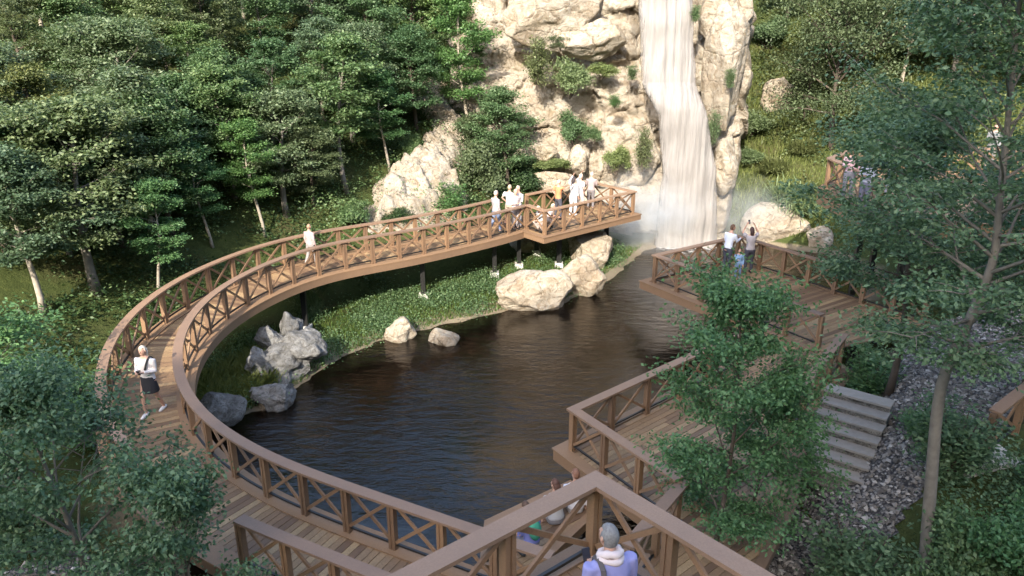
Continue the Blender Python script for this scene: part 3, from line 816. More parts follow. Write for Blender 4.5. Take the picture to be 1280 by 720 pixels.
def plank_poly(root, poly, ang, z, w=.15, gap=.012, th=.04, name='deck'):
    mb = MB(); pl = [Vector((p[0], p[1])) for p in poly]
    n = Vector((-math.sin(ang), math.cos(ang))); t = Vector((n.y, -n.x))
    ds = [p.dot(n) for p in pl]; d = min(ds)
    while d < max(ds):
        q = clip(clip(pl, -n, -d), n, d + w - gap)
        if len(q) >= 3:
            # butt joints: cut long boards
            us = [p.dot(t) for p in q]; u0 = min(us) ; cuts = [min(us) - 1]
            while u0 < max(us): u0 += random.uniform(1.8, 3.2); cuts.append(u0)
            for c0, c1 in zip(cuts, cuts[1:]):
                r = clip(clip(q, -t, -c0), t, c1 - .006)
                if len(r) >= 3:
                    k = len(r); zz = z + random.uniform(-.002, .002)
                    mb.add([(p.x, p.y, zz - th) for p in r] + [(p.x, p.y, zz) for p in r],
                           [tuple(range(k - 1, -1, -1)), tuple(range(k, 2 * k))] + [(i, (i + 1) % k, k + (i + 1) % k, k + i) for i in range(k)])
        d += w
    return mb.build(name, M['plank'], root)
def fascia(root, pts, z, h=.22, lip=.16, close=False):
    """edge board laid on the deck rim and the fascia below it; pts run with the deck on their left"""
    pp = [Vector((p[0], p[1], z if len(p) < 3 else p[2])) for p in pts]
    mb = MB(); sweep(mb, pp, -lip, .05, .004, .034); sweep(mb, pp, -.03, .02, -h, .0); mb.build('edge_beam', M['edge'], root)
def pile(root, x, y, ztop, zbot=None, r=.10, foot=True):
    g = h1(x, y) if zbot is None else zbot
    mb = MB(); mb.hexa(*[[Vector((x - r, y - r, z)), Vector((x + r, y - r, z)), Vector((x + r, y + r, z)), Vector((x - r, y + r, z))] for z in (g - .3, ztop)])
    o = mb.build('support_post', M['steel'], root)
    if foot and g > -.05:
        mb = MB(); mb.hexa([Vector((x + a * .20, y + b * .20, g - .2)) for a, b in ((-1, -1), (1, -1), (1, 1), (-1, 1))], [Vector((x + a * .17, y + b * .17, g + .18)) for a, b in ((-1, -1), (1, -1), (1, 1), (-1, 1))])
        mb.build('footing', M['foot'], o)
def joists(root, polys, z, name='floor_frame'):
    mb = MB()
    for a, b in polys: mb.beam((*a, z - .13), (*b, z - .13), .08, .16)
    mb.build(name, M['steel'], root)

# ---- curved footbridge
INNER = [(690, 694, 1.6), (593, 662, 1.6), (519, 636, 1.6), (430, 606, 1.6), (343, 575, 1.62), (276, 539, 1.68), (249, 517, 1.74), (232, 498, 1.80),
         (222, 474, 1.86), (218.6, 444, 1.93), (222, 418, 2.0), (235, 394.7, 2.07), (255.6, 372.8, 2.13), (282.5, 352.6, 2.18), (312.7, 337.5, 2.22),
         (343, 324, 2.25), (376.6, 312.3, 2.25), (425, 300.8, 2.25), (475, 293.5, 2.25), (512, 287.5, 2.23), (556, 279, 2.21), (600, 270, 2.2), (627, 264.5, 2.2), (657, 256, 2.2)]
inner = []
for (a, b, z) in INNER:
    p = P(a, b, z + RH); p.z = z; inner.append(p)
inner = resample(catmull(inner, 10), .3)
# light smoothing
for _ in range(25):
    inner = [inner[0]] + [(inner[i - 1] + inner[i] * 2 + inner[i + 1]) / 4 for i in range(1, len(inner) - 1)] + [inner[-1]]
bridge = empty('footbridge', (0, 0, 0))
tag(bridge, 'long curved wooden footbridge sweeping around the dark pond', 'footbridge')
WB = 1.62
# inner runs from the near end with the pond on its right, deck on its left
e_in = offset(inner, .22); e_out = offset(inner, -WB - .22); outer = offset(inner, -WB)
plank_path(bridge, e_out, e_in)
for line, a, b in ((inner, -.16, .26), (outer, -.26, .16)):
    mb = MB(); sweep(mb, line, a, b, .004, .034); mb.build('edge_board', M['edge'], bridge)
for o0, o1 in ((.20, .25), (-WB - .25, -WB - .20)):
    mb = MB(); sweep(mb, inner, o0, o1, -.24, -.0); mb.build('edge_beam', M['edge'], bridge)
mb = MB(); sweep(mb, inner, -.35, -.25, -.22, -.045); sweep(mb, inner, -WB + .25, -WB + .35, -.22, -.045); mb.build('floor_frame', M['steel'], bridge)
railing(bridge, inner)
# outer railing in two pieces with the gap by the tree
def near_i(line, q): return min(range(len(line)), key=lambda i: (line[i] - q).length)
g1 = near_i(outer, P(308, 645, 2.65) - Vector((0, 0, RH))); g2 = near_i(outer, P(170, 560, 2.8) - Vector((0, 0, RH)))
railing(bridge, outer[:g1 + 1]); railing(bridge, outer[g2:])
mid = offset(inner, -WB / 2)
for (px, py) in ((370, 378), (525, 388), (612, 358), (668, 330)):
    g = P(px, py, .5); i = min(range(len(mid)), key=lambda i: abs(mid[i].x / mid[i].y - g.x / g.y) + (0 if mid[i].y > 18 else 9))
    q_ = inner[i].lerp(outer[i], .22); pile(bridge, q_.x, q_.y, q_.z - .2, r=.085)
for s in (.08, .2, .32, .44):
    p = mid[int(len(mid) * s)]; pile(bridge, p.x, p.y, p.z - .2, r=.085)

# ---- viewing platform at the end of the footbridge
def xy(px, py, z): p = P(px, py, z); return Vector((p.x, p.y))
plat = empty('viewing_platform', (0, 0, 0)); tag(plat, 'sunlit wooden viewing platform facing the waterfall at the bridge end', 'viewing platform')
ZP = 2.22
A = xy(681, 263, ZP + RH); B = xy(792, 239, ZP + RH)
ab = (B - A).normalized(); nb = Vector((-ab.y, ab.x)); C_ = B + nb * 2.6; D = A + nb * 2.6
q = [A - ab * .25 - nb * .25, B + ab * .25 - nb * .25, C_ + ab * .25 + nb * .25, D - ab * .25 + nb * .25]
plank_poly(plat, q, math.atan2(nb.y, nb.x), ZP)
fascia(plat, [(*v,) for v in (q[3], q[0], q[1], q[2], q[3])], ZP)
joists(plat, [(A.lerp(B, .1), D.lerp(C_, .1)), (A.lerp(B, .5), D.lerp(C_, .5)), (A.lerp(B, .9), D.lerp(C_, .9)), (A.lerp(D, .2), B.lerp(C_, .2)), (A.lerp(D, .8), B.lerp(C_, .8))], ZP)
v3 = lambda v, z: Vector((v.x, v.y, z))
lead = v3(xy(659, 255.5, ZP + RH), ZP)
railing(plat, [lead, v3(A, ZP), v3(B, ZP), v3(C_, ZP), v3(D.lerp(C_, .25), ZP)], seg=[[lead, v3(A, ZP)], [v3(A, ZP), v3(B, ZP)], [v3(B, ZP), v3(C_, ZP)], [v3(C_, ZP), v3(D.lerp(C_, .25), ZP)]])
for t, s in ((.30, .3), (.85, .3), (.3, .85), (.85, .85)):
    p = A.lerp(B, t).lerp(D.lerp(C_, t), s); pile(plat, p.x, p.y, ZP - .2, r=.10)

# ---- deck on the right bank: waterfall deck
ZR = 1.6
def V2(*a): return Vector(a)
Lc, Kc = xy(820, 318.5, ZR + RH), xy(906, 289.5, ZR + RH)
dN = (xy(1028, 393, ZR + RH) - Lc).normalized(); nN = Vector((-dN.y, dN.x))
if nN.x < 0: nN = -nN
Kc = Lc + nN * ((Kc - Lc).dot(nN)); N2 = xy(1028, 393, ZR + RH)
Mc = Kc + dN * 7.4
right_deck = empty('viewing_deck', (0, 0, 0)); tag(right_deck, 'brown wooden deck over the pond opposite the waterfall', 'viewing deck')
q1 = [Lc - dN * .38 - nN * .3, N2 + dN * .2 - nN * .3, Mc + dN * .3 + nN * .3, Kc - dN * .38 + nN * .3]
plank_poly(right_deck, q1, math.atan2(nN.y, nN.x) + .0, ZR)
fascia(right_deck, [q1[2], q1[3], q1[0], q1[1]][::-1] and [q1[1], q1[0], q1[3], q1[2]][::-1], ZR, .26, .2)
joists(right_deck, [(q1[0].lerp(q1[3], t), q1[1].lerp(q1[2], t)) for t in (.1, .5, .9)], ZR)
railing(right_deck, [v3(N2, ZR), v3(Lc, ZR), v3(Kc, ZR), v3(Mc, ZR)], 1.12, seg=[[v3(N2, ZR), v3(Lc, ZR)], [v3(Lc, ZR), v3(Kc, ZR)], [v3(Kc, ZR), v3(Mc, ZR)]])
for t in (.2, .55, .92):
    for s in (.45, .85):
        p = q1[0].lerp(q1[1], t).lerp(q1[3].lerp(q1[2], t), s); pile(right_deck, p.x, p.y, ZR - .2, r=.1, foot=False)

# ---- lower boardwalk between the deck and the lookout
low = empty('boardwalk', (0, 0, 0)); tag(low, 'angular lower boardwalk with planks between the pond and the stone steps', 'boardwalk')
T = xy(717, 511, ZR + RH); W = xy(849, 598, ZR + RH); U = xy(838, 456, ZR + RH); X_ = xy(785, 678, ZR + RH)
S1 = xy(1055, 417, ZR + RH); S0 = xy(992, 494, ZR + RH)
tu = (U - T).normalized(); tw = (W - T).normalized()
U2 = T + tu * 6.3
c0 = T - tu * .3 - tw * .3
d1 = [c0, W - tu * .3 + tw * .05, S0 + V2(.1, -1.9) - tu * 1.2, S0 + V2(.3, -.25), S1 + V2(.35, -.1), N2 + dN * .21 - nN * .1, N2 - dN * 1.9 - nN * .31, U2 - tw * .3]
plank_poly(low, d1, math.atan2(tu.y, tu.x), ZR + .003)
d2 = [W - tu * .3 + tw * .06, X_ + (X_ - W).normalized() * .2 - V2(.2, 0), X_ + V2(1.5, -.9), S0 + V2(.1, -1.9) - tu * 1.2 + tw * .02]
plank_poly(low, d2, math.atan2(tu.y, tu.x), ZR + .003)
fascia(low, [U2 - tw * .3, c0, W - tu * .3 + tw * .05, d2[1]], ZR + .003, .26, .24)
fascia(low, [d2[2], d1[2], d1[3], d1[4]], ZR + .003, .26, .15)
railing(low, [v3(U2, ZR), v3(T, ZR), v3(W, ZR)], 1.15, seg=[[v3(U2, ZR), v3(T, ZR)], [v3(T, ZR), v3(W, ZR)]])
railing(low, [v3(W, ZR) + Vector((.12, .05, -.06)), v3(X_, ZR - .06)], 1.15, first=False)
railing(low, [v3(S0, ZR), v3(S1, ZR)], 1.15)
for p in (T, W, U, T.lerp(U2, .8), S0, S1, X_):
    r = p + V2(.35, .1); pile(low, r.x, r.y, ZR - .05, r=.1, foot=False)

# ---- landing by the water
ZL = 1.2
land = empty('landing', (0, 0, 0)); tag(land, 'small plank landing at the water edge below the lookout', 'landing')
ql = [V2(-.55, 11.55), V2(.35, 11.3), V2(1.75, 13.15), V2(1.25, 14.1), V2(-.5, 12.75)]
plank_poly(land, ql, .68, ZL); fascia(land, ql + [ql[0]], ZL, .2, .12)
for p in ((-.2, 12.1), (1.2, 13.4), (.4, 12.5)): pile(land, p[0], p[1], ZL - .04, r=.09, foot=False)

# ---- lookout in front
ZK = 4.9
look = empty('lookout', (0, 0, 0)); tag(look, 'raised brown lookout corner closest to the viewer with heavy railing', 'lookout')
K0 = xy(745, 598, ZK + RH); KL = xy(510, 719, ZK + RH); KR = xy(948, 719, ZK + RH)
dl = (KL - K0).normalized(); dr = (KR - K0).normalized(); KL2 = K0 + dl * 5.0; KR2 = K0 + dr * 5.2
bis = (dl + dr).normalized()
qk = [K0 - bis * .3, KL2 - bis * .3, V2(-1.6, .8), V2(3.4, .8), KR2 - bis * .3]
plank_poly(look, qk, math.atan2(dr.y, dr.x), ZK)
fascia(look, [qk[4], qk[0], qk[1]][::-1][::-1], ZK, .26, .22)
railing(look, [v3(KL2, ZK), v3(K0, ZK), v3(KR2, ZK)], 1.12, seg=[[v3(KL2, ZK), v3(K0, ZK)], [v3(K0, ZK), v3(KR2, ZK)]])
joists(look, [(K0.lerp(KL2, .1), K0.lerp(KL2, .1) + V2(.3, -3)), (K0.lerp(KR2, .3), K0.lerp(KR2, .3) + V2(-.3, -3)), (K0.lerp(KL2, .6), K0.lerp(KR2, .6))], ZK)
for p in (K0 + bis * .45, KL2 + V2(.3, -.2), KR2 + V2(-.3, -.2), V2(.6, 1.5)): pile(look, p.x, p.y, ZK - .05, r=.13, foot=False)

# ---- upper terrace on the far right
ZT = 4.9
terr = empty('terrace', (0, 0, 0)); tag(terr, 'high wooden terrace with visitors behind the tall right hand tree', 'terrace')
T0 = V2(10.75, 26.5)
qt = [T0, V2(10.95, 22.6), V2(15.5, 21.0), V2(20.5, 26.5), V2(14.7, 31.0)]
plank_poly(terr, qt, .82, ZT); fascia(terr, qt + [qt[0]], ZT, .55, .2)
qi = [v + (V2(15, 26) - v).normalized() * .25 for v in qt]
railing(terr, [v3(qi[1], ZT), v3(qi[0], ZT), v3(qi[4], ZT), v3(qi[3], ZT)], 1.15, seg=[[v3(qi[1], ZT), v3(qi[0], ZT)], [v3(qi[0], ZT), v3(qi[4], ZT)], [v3(qi[4], ZT), v3(qi[3], ZT)]])
for p in ((12.4, 26.3), (12.6, 23.6), (14.6, 29.6), (15, 22.4), (15, 26), (19, 26.5)): pile(terr, p[0], p[1], ZT - .05, r=.09, foot=False)

# ---- short railing at the right frame edge
stub = empty('railing', (0, 0, 0)); tag(stub, 'short dark brown railing on a pale slab at the right edge', 'railing')
e0 = P(1234, 556, 2.75); e0z = h1(e0.x, e0.y) + .15
railing(stub, [Vector((e0.x, e0.y, e0z)), Vector((e0.x + .9, e0.y + .55, e0z + .25)), Vector((e0.x + 2.6, e0.y + 1.6, e0z + .8))], .95)
mb = MB(); mb.hexa(*[[Vector((e0.x + a, e0.y + b, z)) for a, b in ((-.55, -.35), (1.6, -.1), (1.5, 1.0), (-.4, .6))] for z in (e0z - .6, e0z)]); mb.build('slab', M['foot'], stub)

# ---- stone steps
steps = empty('stone_steps', (0, 0, 0)); tag(steps, 'grey stone steps with rough pale risers climbing the gravel bank', 'steps')
sa = V2(.60, .80).normalized(); sb = V2(sa.y, -sa.x); s0 = xy(1037, 588, 1.4)
for i in range(7):
    z = 1.40 + .175 * i; c = s0 + sa * .285 * i; wv = .72
    rect = lambda f0, f1, w: [c + sa * f0 - sb * w, c + sa * f0 + sb * w, c + sa * f1 + sb * w, c + sa * f1 - sb * w]
    mb = MB(); mb.hexa([v3(p, z - .05) for p in rect(-.06, .34, wv)], [v3(p, z) for p in rect(-.06, .34, wv)]); tr = mb.build('tread', M['step_top'], steps)
    mb = MB(); mb.hexa([v3(p, z - .45) for p in rect(.0, .34, wv - .02)], [v3(p, z - .05) for p in rect(.0, .34, wv - .02)]); mb.build('riser', M['step_face'], tr)

# ------------------------------------------------------------------ trees
def gen_tree(seed, H, R, r0, cb, nl, leaf, nsp, lpp, mat_leafname, bark, path=None, droop=.25, flat=.2, sub=2, spr=.42):
    rng = np.random.default_rng(seed); rnd = random.Random(seed)
    tb = MB()
    if path is None:
        path = []; w = [rnd.uniform(-.05, .05) * H, rnd.uniform(-.05, .05) * H]; ph = rnd.uniform(0, 6)
        for i in range(9):
            t = i / 8; path.append(Vector((w[0] * t + .02 * H * math.sin(ph + t * 5), w[1] * t + .02 * H * math.cos(ph * 2 + t * 4), H * .95 * t - .15)))
    else: path = catmull([Vector(p) for p in path], 4)
    k = len(path)
    tb.tube(path, [r0 * (1.25 if i == 0 else 1) * (1 - .86 * i / (k - 1)) for i in range(k)], 8)
    def tr(t):
        f = t * (k - 1); i = min(int(f), k - 2); return path[i].lerp(path[i + 1], f - i)
    sprays = []
    for i in range(nl):
        tt = (i + rnd.uniform(.2, .8)) / nl
        t = cb + (.985 - cb) * tt
        az = i * 2.399 + rnd.uniform(-.5, .5)
        env = R * (min(1, .45 + 1.9 * tt) * (1 - tt ** 2.2) ** .7 + .10)
        ln = env * rnd.uniform(.72, 1.15); el = math.radians(12 + 50 * tt + rnd.uniform(-10, 14))
        p = tr(t); pts = [p]; d = Vector((math.cos(az) * math.cos(el), math.sin(az) * math.cos(el), math.sin(el)))
        for s in range(4):
            d = (d + Vector((rnd.uniform(-.22, .22), rnd.uniform(-.22, .22), rnd.uniform(-.08, .16) - (.05 * s)))).normalized()
            pts.append(pts[-1] + d * ln / 4)
        rb = r0 * (1 - .86 * t) * .55
        tb.tube(pts, [rb, rb * .75, rb * .5, rb * .32, rb * .14], 5, False)
        sprays.append((pts[-1], d, .9)); 
        for s in range(nsp):
            f = rnd.uniform(.3, 1.0) * 4; a = min(int(f), 3); b = pts[a].lerp(pts[a + 1], f - a)
            sd = Vector((-d.y, d.x, 0)) * rnd.choice((-1, 1)) * rnd.uniform(.5, 1.2) + d * rnd.uniform(.2, .9) + Vector((0, 0, rnd.uniform(-.15, .45)))
            sd.normalize(); tl = ln * rnd.uniform(.18, .42); e = b + sd * tl
            tb.tube([b, b.lerp(e, .5) + Vector((0, 0, .04 * tl)), e], [rb * .3, rb * .2, rb * .08], 4, False)
            sprays.append((e, sd, 1.0))
            if rnd.random() < .6: sprays.append((b.lerp(e, .55), sd, .7))
    for s in range(max(2, nl // 5)): sprays.append((path[-1] + Vector((rnd.gauss(0, .12), rnd.gauss(0, .12), rnd.uniform(-.2, .15))) * R * .6, Vector((0, 0, 1)), .8))
    ns = len(sprays); c0 = np.array([s[0] for s in sprays]); dd = np.array([s[1] for s in sprays]); rr = np.array([s[2] for s in sprays]) * R * spr * rng.uniform(.6, 1.15, ns)
    m = lpp; ang = rng.uniform(0, 6.283, (ns, m)); rad = np.sqrt(rng.uniform(0, 1, (ns, m))) * rr[:, None]
    off = np.stack([np.cos(ang) * rad, np.sin(ang) * rad, rng.normal(0, flat, (ns, m)) * rr[:, None] - droop * rad ** 2 / rr[:, None]], -1)
    off += dd[:, None] * (rng.uniform(-.3, .6, (ns, m)) * rr[:, None])[..., None]
    # leaves gather in small tufts
    c = (c0[:, None] + off)
    nt_ = max(1, m // 7); tuft = c[:, np.arange(m) % nt_]
    c = c * .48 + tuft * .52 + rng.normal(0, leaf * .35, c.shape)
    c = c.reshape(-1, 3)
    out = unit(np.stack([np.cos(ang), np.sin(ang), np.full(ang.shape, -.15)], -1).reshape(-1, 3) + rng.normal(0, .5, c.shape))
    nr = unit(np.array([0, -.25, .9]) + rng.normal(0, .62, c.shape))
    Ln = leaf * rng.uniform(.65, 1.25, len(c))
    crown = quad_mesh('crown', leaf_quads(c, out, nr, Ln, Ln * rng.uniform(.42, .62, len(c))))
    crown.materials.append(M[mat_leafname])
    trunk = tb.mesh('trunk'); trunk.materials.append(M[bark]); trunk.polygons.foreach_set('use_smooth', [True] * len(trunk.polygons))
    return trunk, crown

def place_tree(meshes, loc, label, cat='tree', group=None, rz=0, sc=1.0, name='tree', sz=None):
    r = empty(name, loc, rz); r.scale = (sc, sc, sz or sc)
    link('trunk', meshes[0], None, r); link('crown', meshes[1], None, r)
    return tag(r, label, cat, group)

KINDS = [gen_tree(100, 6.0, 1.6, .10, .34, 24, .115, 6, 84, 'leaf_hill', 'bark_pale', spr=.36),
         gen_tree(101, 6.0, 1.35, .09, .38, 22, .11, 6, 84, 'leaf_green', 'bark', spr=.38),
         gen_tree(102, 6.0, 1.9, .13, .30, 27, .12, 6, 84, 'leaf_hill', 'bark', spr=.34),
         gen_tree(103, 6.0, 1.5, .10, .26, 25, .105, 6, 84, 'leaf_olive', 'bark_dark', spr=.36),
         gen_tree(104, 6.0, 1.7, .11, .22, 29, .115, 6, 80, 'leaf_green', 'bark_dark', spr=.35),
         gen_tree(105, 6.0, 1.2, .07, .34, 20, .10, 6, 76, 'leaf_fresh', 'bark_pale', spr=.4)]
FOREST = 'trees on the wooded hillside'
# foot of the trunk, top of the crown (photo rows), kind, words that tell it apart
forest = [
    (122, 362, 150, 2, 'broad tree with thick leaning trunk standing nearest the outer bridge curve on the left'),
    (48, 392, 205, 0, 'tree with forked pale trunk close to the left edge above the bottom foliage'),
    (182, 292, 105, 0, 'tree with bare dark trunk between the leaning tree and the small bridge tree'),
    (262, 312, 188, 5, 'slender small tree directly behind the outer railing of the bridge bend'),
    (162, 215, 45, 2, 'wide layered tree with exposed trunk high on the left slope'),
    (232, 240, 105, 1, 'pale green tree above the slender bridge side tree'),
    (326, 296, 160, 5, 'low light green tree behind the middle of the bridge rail'),
    (433, 240, 60, 1, 'tall tree with two thin pale stems left of the rock outcrop'),
    (485, 218, 95, 5, 'straight thin trunked tree rooted on the lowest outcrop'),
    (408, 158, 35, 0, 'tree with a crooked bare trunk above the two stemmed tree'),
    (345, 190, 60, 1, 'feathery tree filling the middle of the hillside'),
    (564, 120, -10, 1, 'tall dark tree with straight trunk left of the twin above the outcrop'),
    (584, 192, 0, 5, 'slim tall tree rising from the foot of the steep outcrop'),
    (606, 152, 62, 5, 'thin scraggly sapling on the rocks left of the cliff'),
    (632, 236, 122, 4, 'leafy young tree behind the strolling people on the bridge'),
    (75, 250, 95, 3, 'olive tree on the left slope over the yellow grass patch'),
    (18, 235, 75, 2, 'tree cropped by the left edge at mid height'),
    (285, 215, 75, 4, 'dense green tree in the centre left of the slope'),
    (395, 260, 165, 3, 'bushy dark tree just above the bridge left of the twin stems'),
    (110, 130, -15, 4, 'dense tree near the upper left corner'),
    (30, 120, -20, 3, 'dark olive tree in the upper left corner'),
    (215, 135, 5, 0, 'light tree with a reddish bare stem at the top left'),
    (275, 120, -20, 3, 'rounded olive tree before the dark hollow at the top'),
    (335, 100, -30, 1, 'bright layered tree at the top centre left'),
    (395, 75, -60, 2, 'large spreading tree at the upper frame above the crooked trunk'),
    (455, 110, -25, 4, 'dark full tree above the twin stems'),
    (515, 100, -30, 4, 'deep green tree left of the tall straight trunk'),
    (540, 45, -80, 2, 'spreading tree crossing the upper frame left of the cliff'),
    (610, 60, -60, 1, 'tree leaning against the upper left end of the cliff'),
    (470, 30, -95, 0, 'pale crown at the upper frame between two dark trees'),
    (160, 60, -70, 2, 'broad crown at the upper frame over the left slope'),
    (60, 50, -80, 0, 'light crown at the upper frame near the left corner'),
    (235, 45, -75, 4, 'green crown at the upper frame left of the dark hollow'),
    (205, 372, 235, 5, 'slim sapling close to the outer rail right of the broad leaning tree'),
    (85, 318, 165, 1, 'slender tree between the leaning tree and the forked pale tree'),
    (215, 300, 130, 4, 'leafy green tree crowding behind the bare dark trunk'),
    (360, 268, 130, 2, 'broad layered tree above the middle of the bridge'),
    (292, 250, 95, 1, 'slender tree in the dark gap over the bridge bend'),
    (5, 320, 140, 4, 'dense tree half outside the left edge'),
    (150, 310, 165, 3, 'olive tree filling the gap right of the leaning trunk'),
    (520, 165, 45, 4, 'dark tree pressed against the upper outcrop band'),
    (445, 175, 45, 2, 'layered tree just left of the twin outcrop trunks'),
    (250, 165, 40, 1, 'feathery tree below the dark hollow'),
    (130, 175, 35, 0, 'pale stemmed tree on the upper left slope'),
    (190, 85, -45, 1, 'slender crown beside the reddish stem at the top left'),
    (305, 30, -90, 0, 'thin crown at the upper frame right of the dark hollow'),
]
def crown_height(base, top):
    """metres a tree at base needs so that its top is seen at photo row top"""
    d = ray(640, top); t = base.y / d[1]; return CAMZ + d[2] * t - base.z
for i, (px, py, top, kd, lab) in enumerate(forest):
    b = on_ground(px, py); hh = min(9.5, max(2.2, crown_height(b, top)))
    sc = hh / 6.0 * 1.12
    place_tree(KINDS[kd], b, lab, 'tree', FOREST, random.uniform(0, 6.28), max(.8, min(1.35, sc * 1.25)), sz=sc)
# beyond the frame's top: the same wood goes on along the ridge that the pond mirrors
rng2 = random.Random(5)
for (yy, n, x0_, dx_) in ((46, 9, -25, 3.1), (51, 9, -27, 3.3)):
    for i in range(n):
        x, y = x0_ + i * dx_ + rng2.uniform(-.9, .9), yy + rng2.uniform(-1.2, 1.2)
        place_tree(KINDS[rng2.choice(range(5))], (x, y, h1(x, y)), 'tree of the upper wood along the ridge above the hillside', 'tree', 'trees of the upper wood', rng2.uniform(0, 6), rng2.uniform(1.0, 1.3))

RG = 'trees on the slope right of the waterfall'
BIGK = gen_tree(120, 6.4, 3.7, .14, .22, 28, .125, 8, 84, 'leaf_olive', 'bark_dark')
for (px, py, top, kd, lab, s) in [
    (1037, 182, -25, BIGK, 'spreading olive tree with many low limbs on the sunny slope', 1.0),
    (1127, 130, -70, KINDS[0], 'tree with a pale sunlit trunk behind the spreading olive tree', 1.15),
    (1004, 150, 20, KINDS[3], 'small olive tree with thin stem beside the cream slope boulder', .8),
    (1185, 110, -60, KINDS[2], 'shaded broad tree above the terrace', 1.2),
    (1262, 120, -40, KINDS[4], 'dark tree at the upper right corner above the terrace', 1.1),
    (1075, 60, -80, KINDS[4], 'dense tree at the upper frame behind the spreading olive tree', 1.2),
    (985, 30, -90, KINDS[3], 'olive crown at the upper frame right of the cliff', 1.1),
    (1225, 40, -90, KINDS[0], 'light crown at the upper frame on the far right', 1.2)]:
    b = on_ground(px, py); hh = min(9.5, max(2.2, crown_height(b, top)))
    place_tree(kd, b, lab, 'tree', RG, random.uniform(0, 6.28), s, sz=hh / 6.2)

# foreground trees in the shade
rt = on_ground(1158, 718)
def rel(px, py, Y): p = PY(px, py, Y); return p - rt
RT = gen_tree(130, 9, 2.35, .115, .33, 44, .088, 9, 68, 'leaf_teal', 'bark', path=[(0, 0, -.3), rel(1164, 600, rt.y + .1), rel(1176, 485, rt.y + .2), rel(1205, 415, rt.y + .35), rel(1240, 330, rt.y + .5), rel(1250, 250, rt.y + .6), rel(1262, 130, rt.y + .6), rel(1275, 0, rt.y + .5), rel(1290, -110, rt.y + .3)], spr=.31, flat=.075)
place_tree(RT, rt, 'tall tree with curved leaning trunk in front of the right terrace', name='leaning_tree')
rt2 = Vector((8.2, 13.0, h1(8.2, 13.0)))
RT2 = gen_tree(131, 7.2, 2.5, .10, .40, 28, .105, 8, 85, 'leaf_teal', 'bark_dark', spr=.31, flat=.075)
place_tree(RT2, Vector((9.4, 17.2, h1(9.4, 17.2))), 'shaded tree on the gravel bank behind the stone steps', name='tree', sc=1.0)
RT3 = gen_tree(132, 5.4, 2.0, .075, .32, 20, .10, 7, 65, 'leaf_teal', 'bark_dark', spr=.32, flat=.11)
place_tree(RT3, Vector((10.6, 14.2, h1(10.6, 14.2))), 'thin shaded tree beside the short railing at the right edge', name='tree', sc=1.0)
ctb = Vector((3.75, 11.6, h1(3.75, 11.6)))
CTm = gen_tree(133, 5.3, 1.75, .065, .28, 21, .078, 8, 78, 'leaf_fresh', 'bark_dark', spr=.31, flat=.075)
place_tree(CTm, ctb, 'fresh green tree growing through the gap beside the lower boardwalk', name='young_tree', sz=(crown_height(ctb, 345)) / 5.3)
CTn = gen_tree(135, 3.6, 1.3, .05, .25, 14, .075, 7, 70, 'leaf_fresh', 'bark_dark', spr=.33, flat=.11)
cb2 = Vector((4.7, 12.6, h1(4.7, 12.6)))
place_tree(CTn, cb2, 'lower green sapling on the gravel right of the boardwalk tree', name='young_tree', sz=crown_height(cb2, 470) / 3.6)
blb = Vector((-6.9, 10.0, h1(-6.9, 10.0)))
BL = gen_tree(134, 4.6, 1.95, .085, .22, 24, .08, 8, 68, 'leaf_teal', 'bark', spr=.31, flat=.075)
place_tree(BL, blb, 'broad blue green tree covering the lower left corner beside the boardwalk', name='broad_tree', sz=crown_height(blb, 455) / 4.6)
bl2 = Vector((-4.9, 9.4, h1(-4.9, 9.4)))
BL2 = gen_tree(136, 3.2, 1.25, .05, .2, 15, .08, 7, 55, 'leaf_teal', 'bark_dark', spr=.34, flat=.11)
place_tree(BL2, bl2, 'small blue green tree nearest the lower boardwalk railing end', name='small_tree', sz=crown_height(bl2, 585) / 3.2)
bl3 = Vector((-8.6, 9.2, h1(-8.6, 9.2)))
place_tree(BL2, bl3, 'small tree in the very bottom left corner', name='small_tree', rz=2, sc=1.15, sz=crown_height(bl3, 590) / 3.2)
bl4 = Vector((-11.4, 15.2, h1(-11.4, 15.2)))
BL4 = gen_tree(137, 4.5, 1.9, .07, .25, 18, .11, 7, 45, 'leaf_fresh', 'bark', spr=.34, flat=.12)
place_tree(BL4, bl4, 'bright green tree on the left edge outside the bridge curve', name='tree', sz=crown_height(bl4, 395) / 4.5)

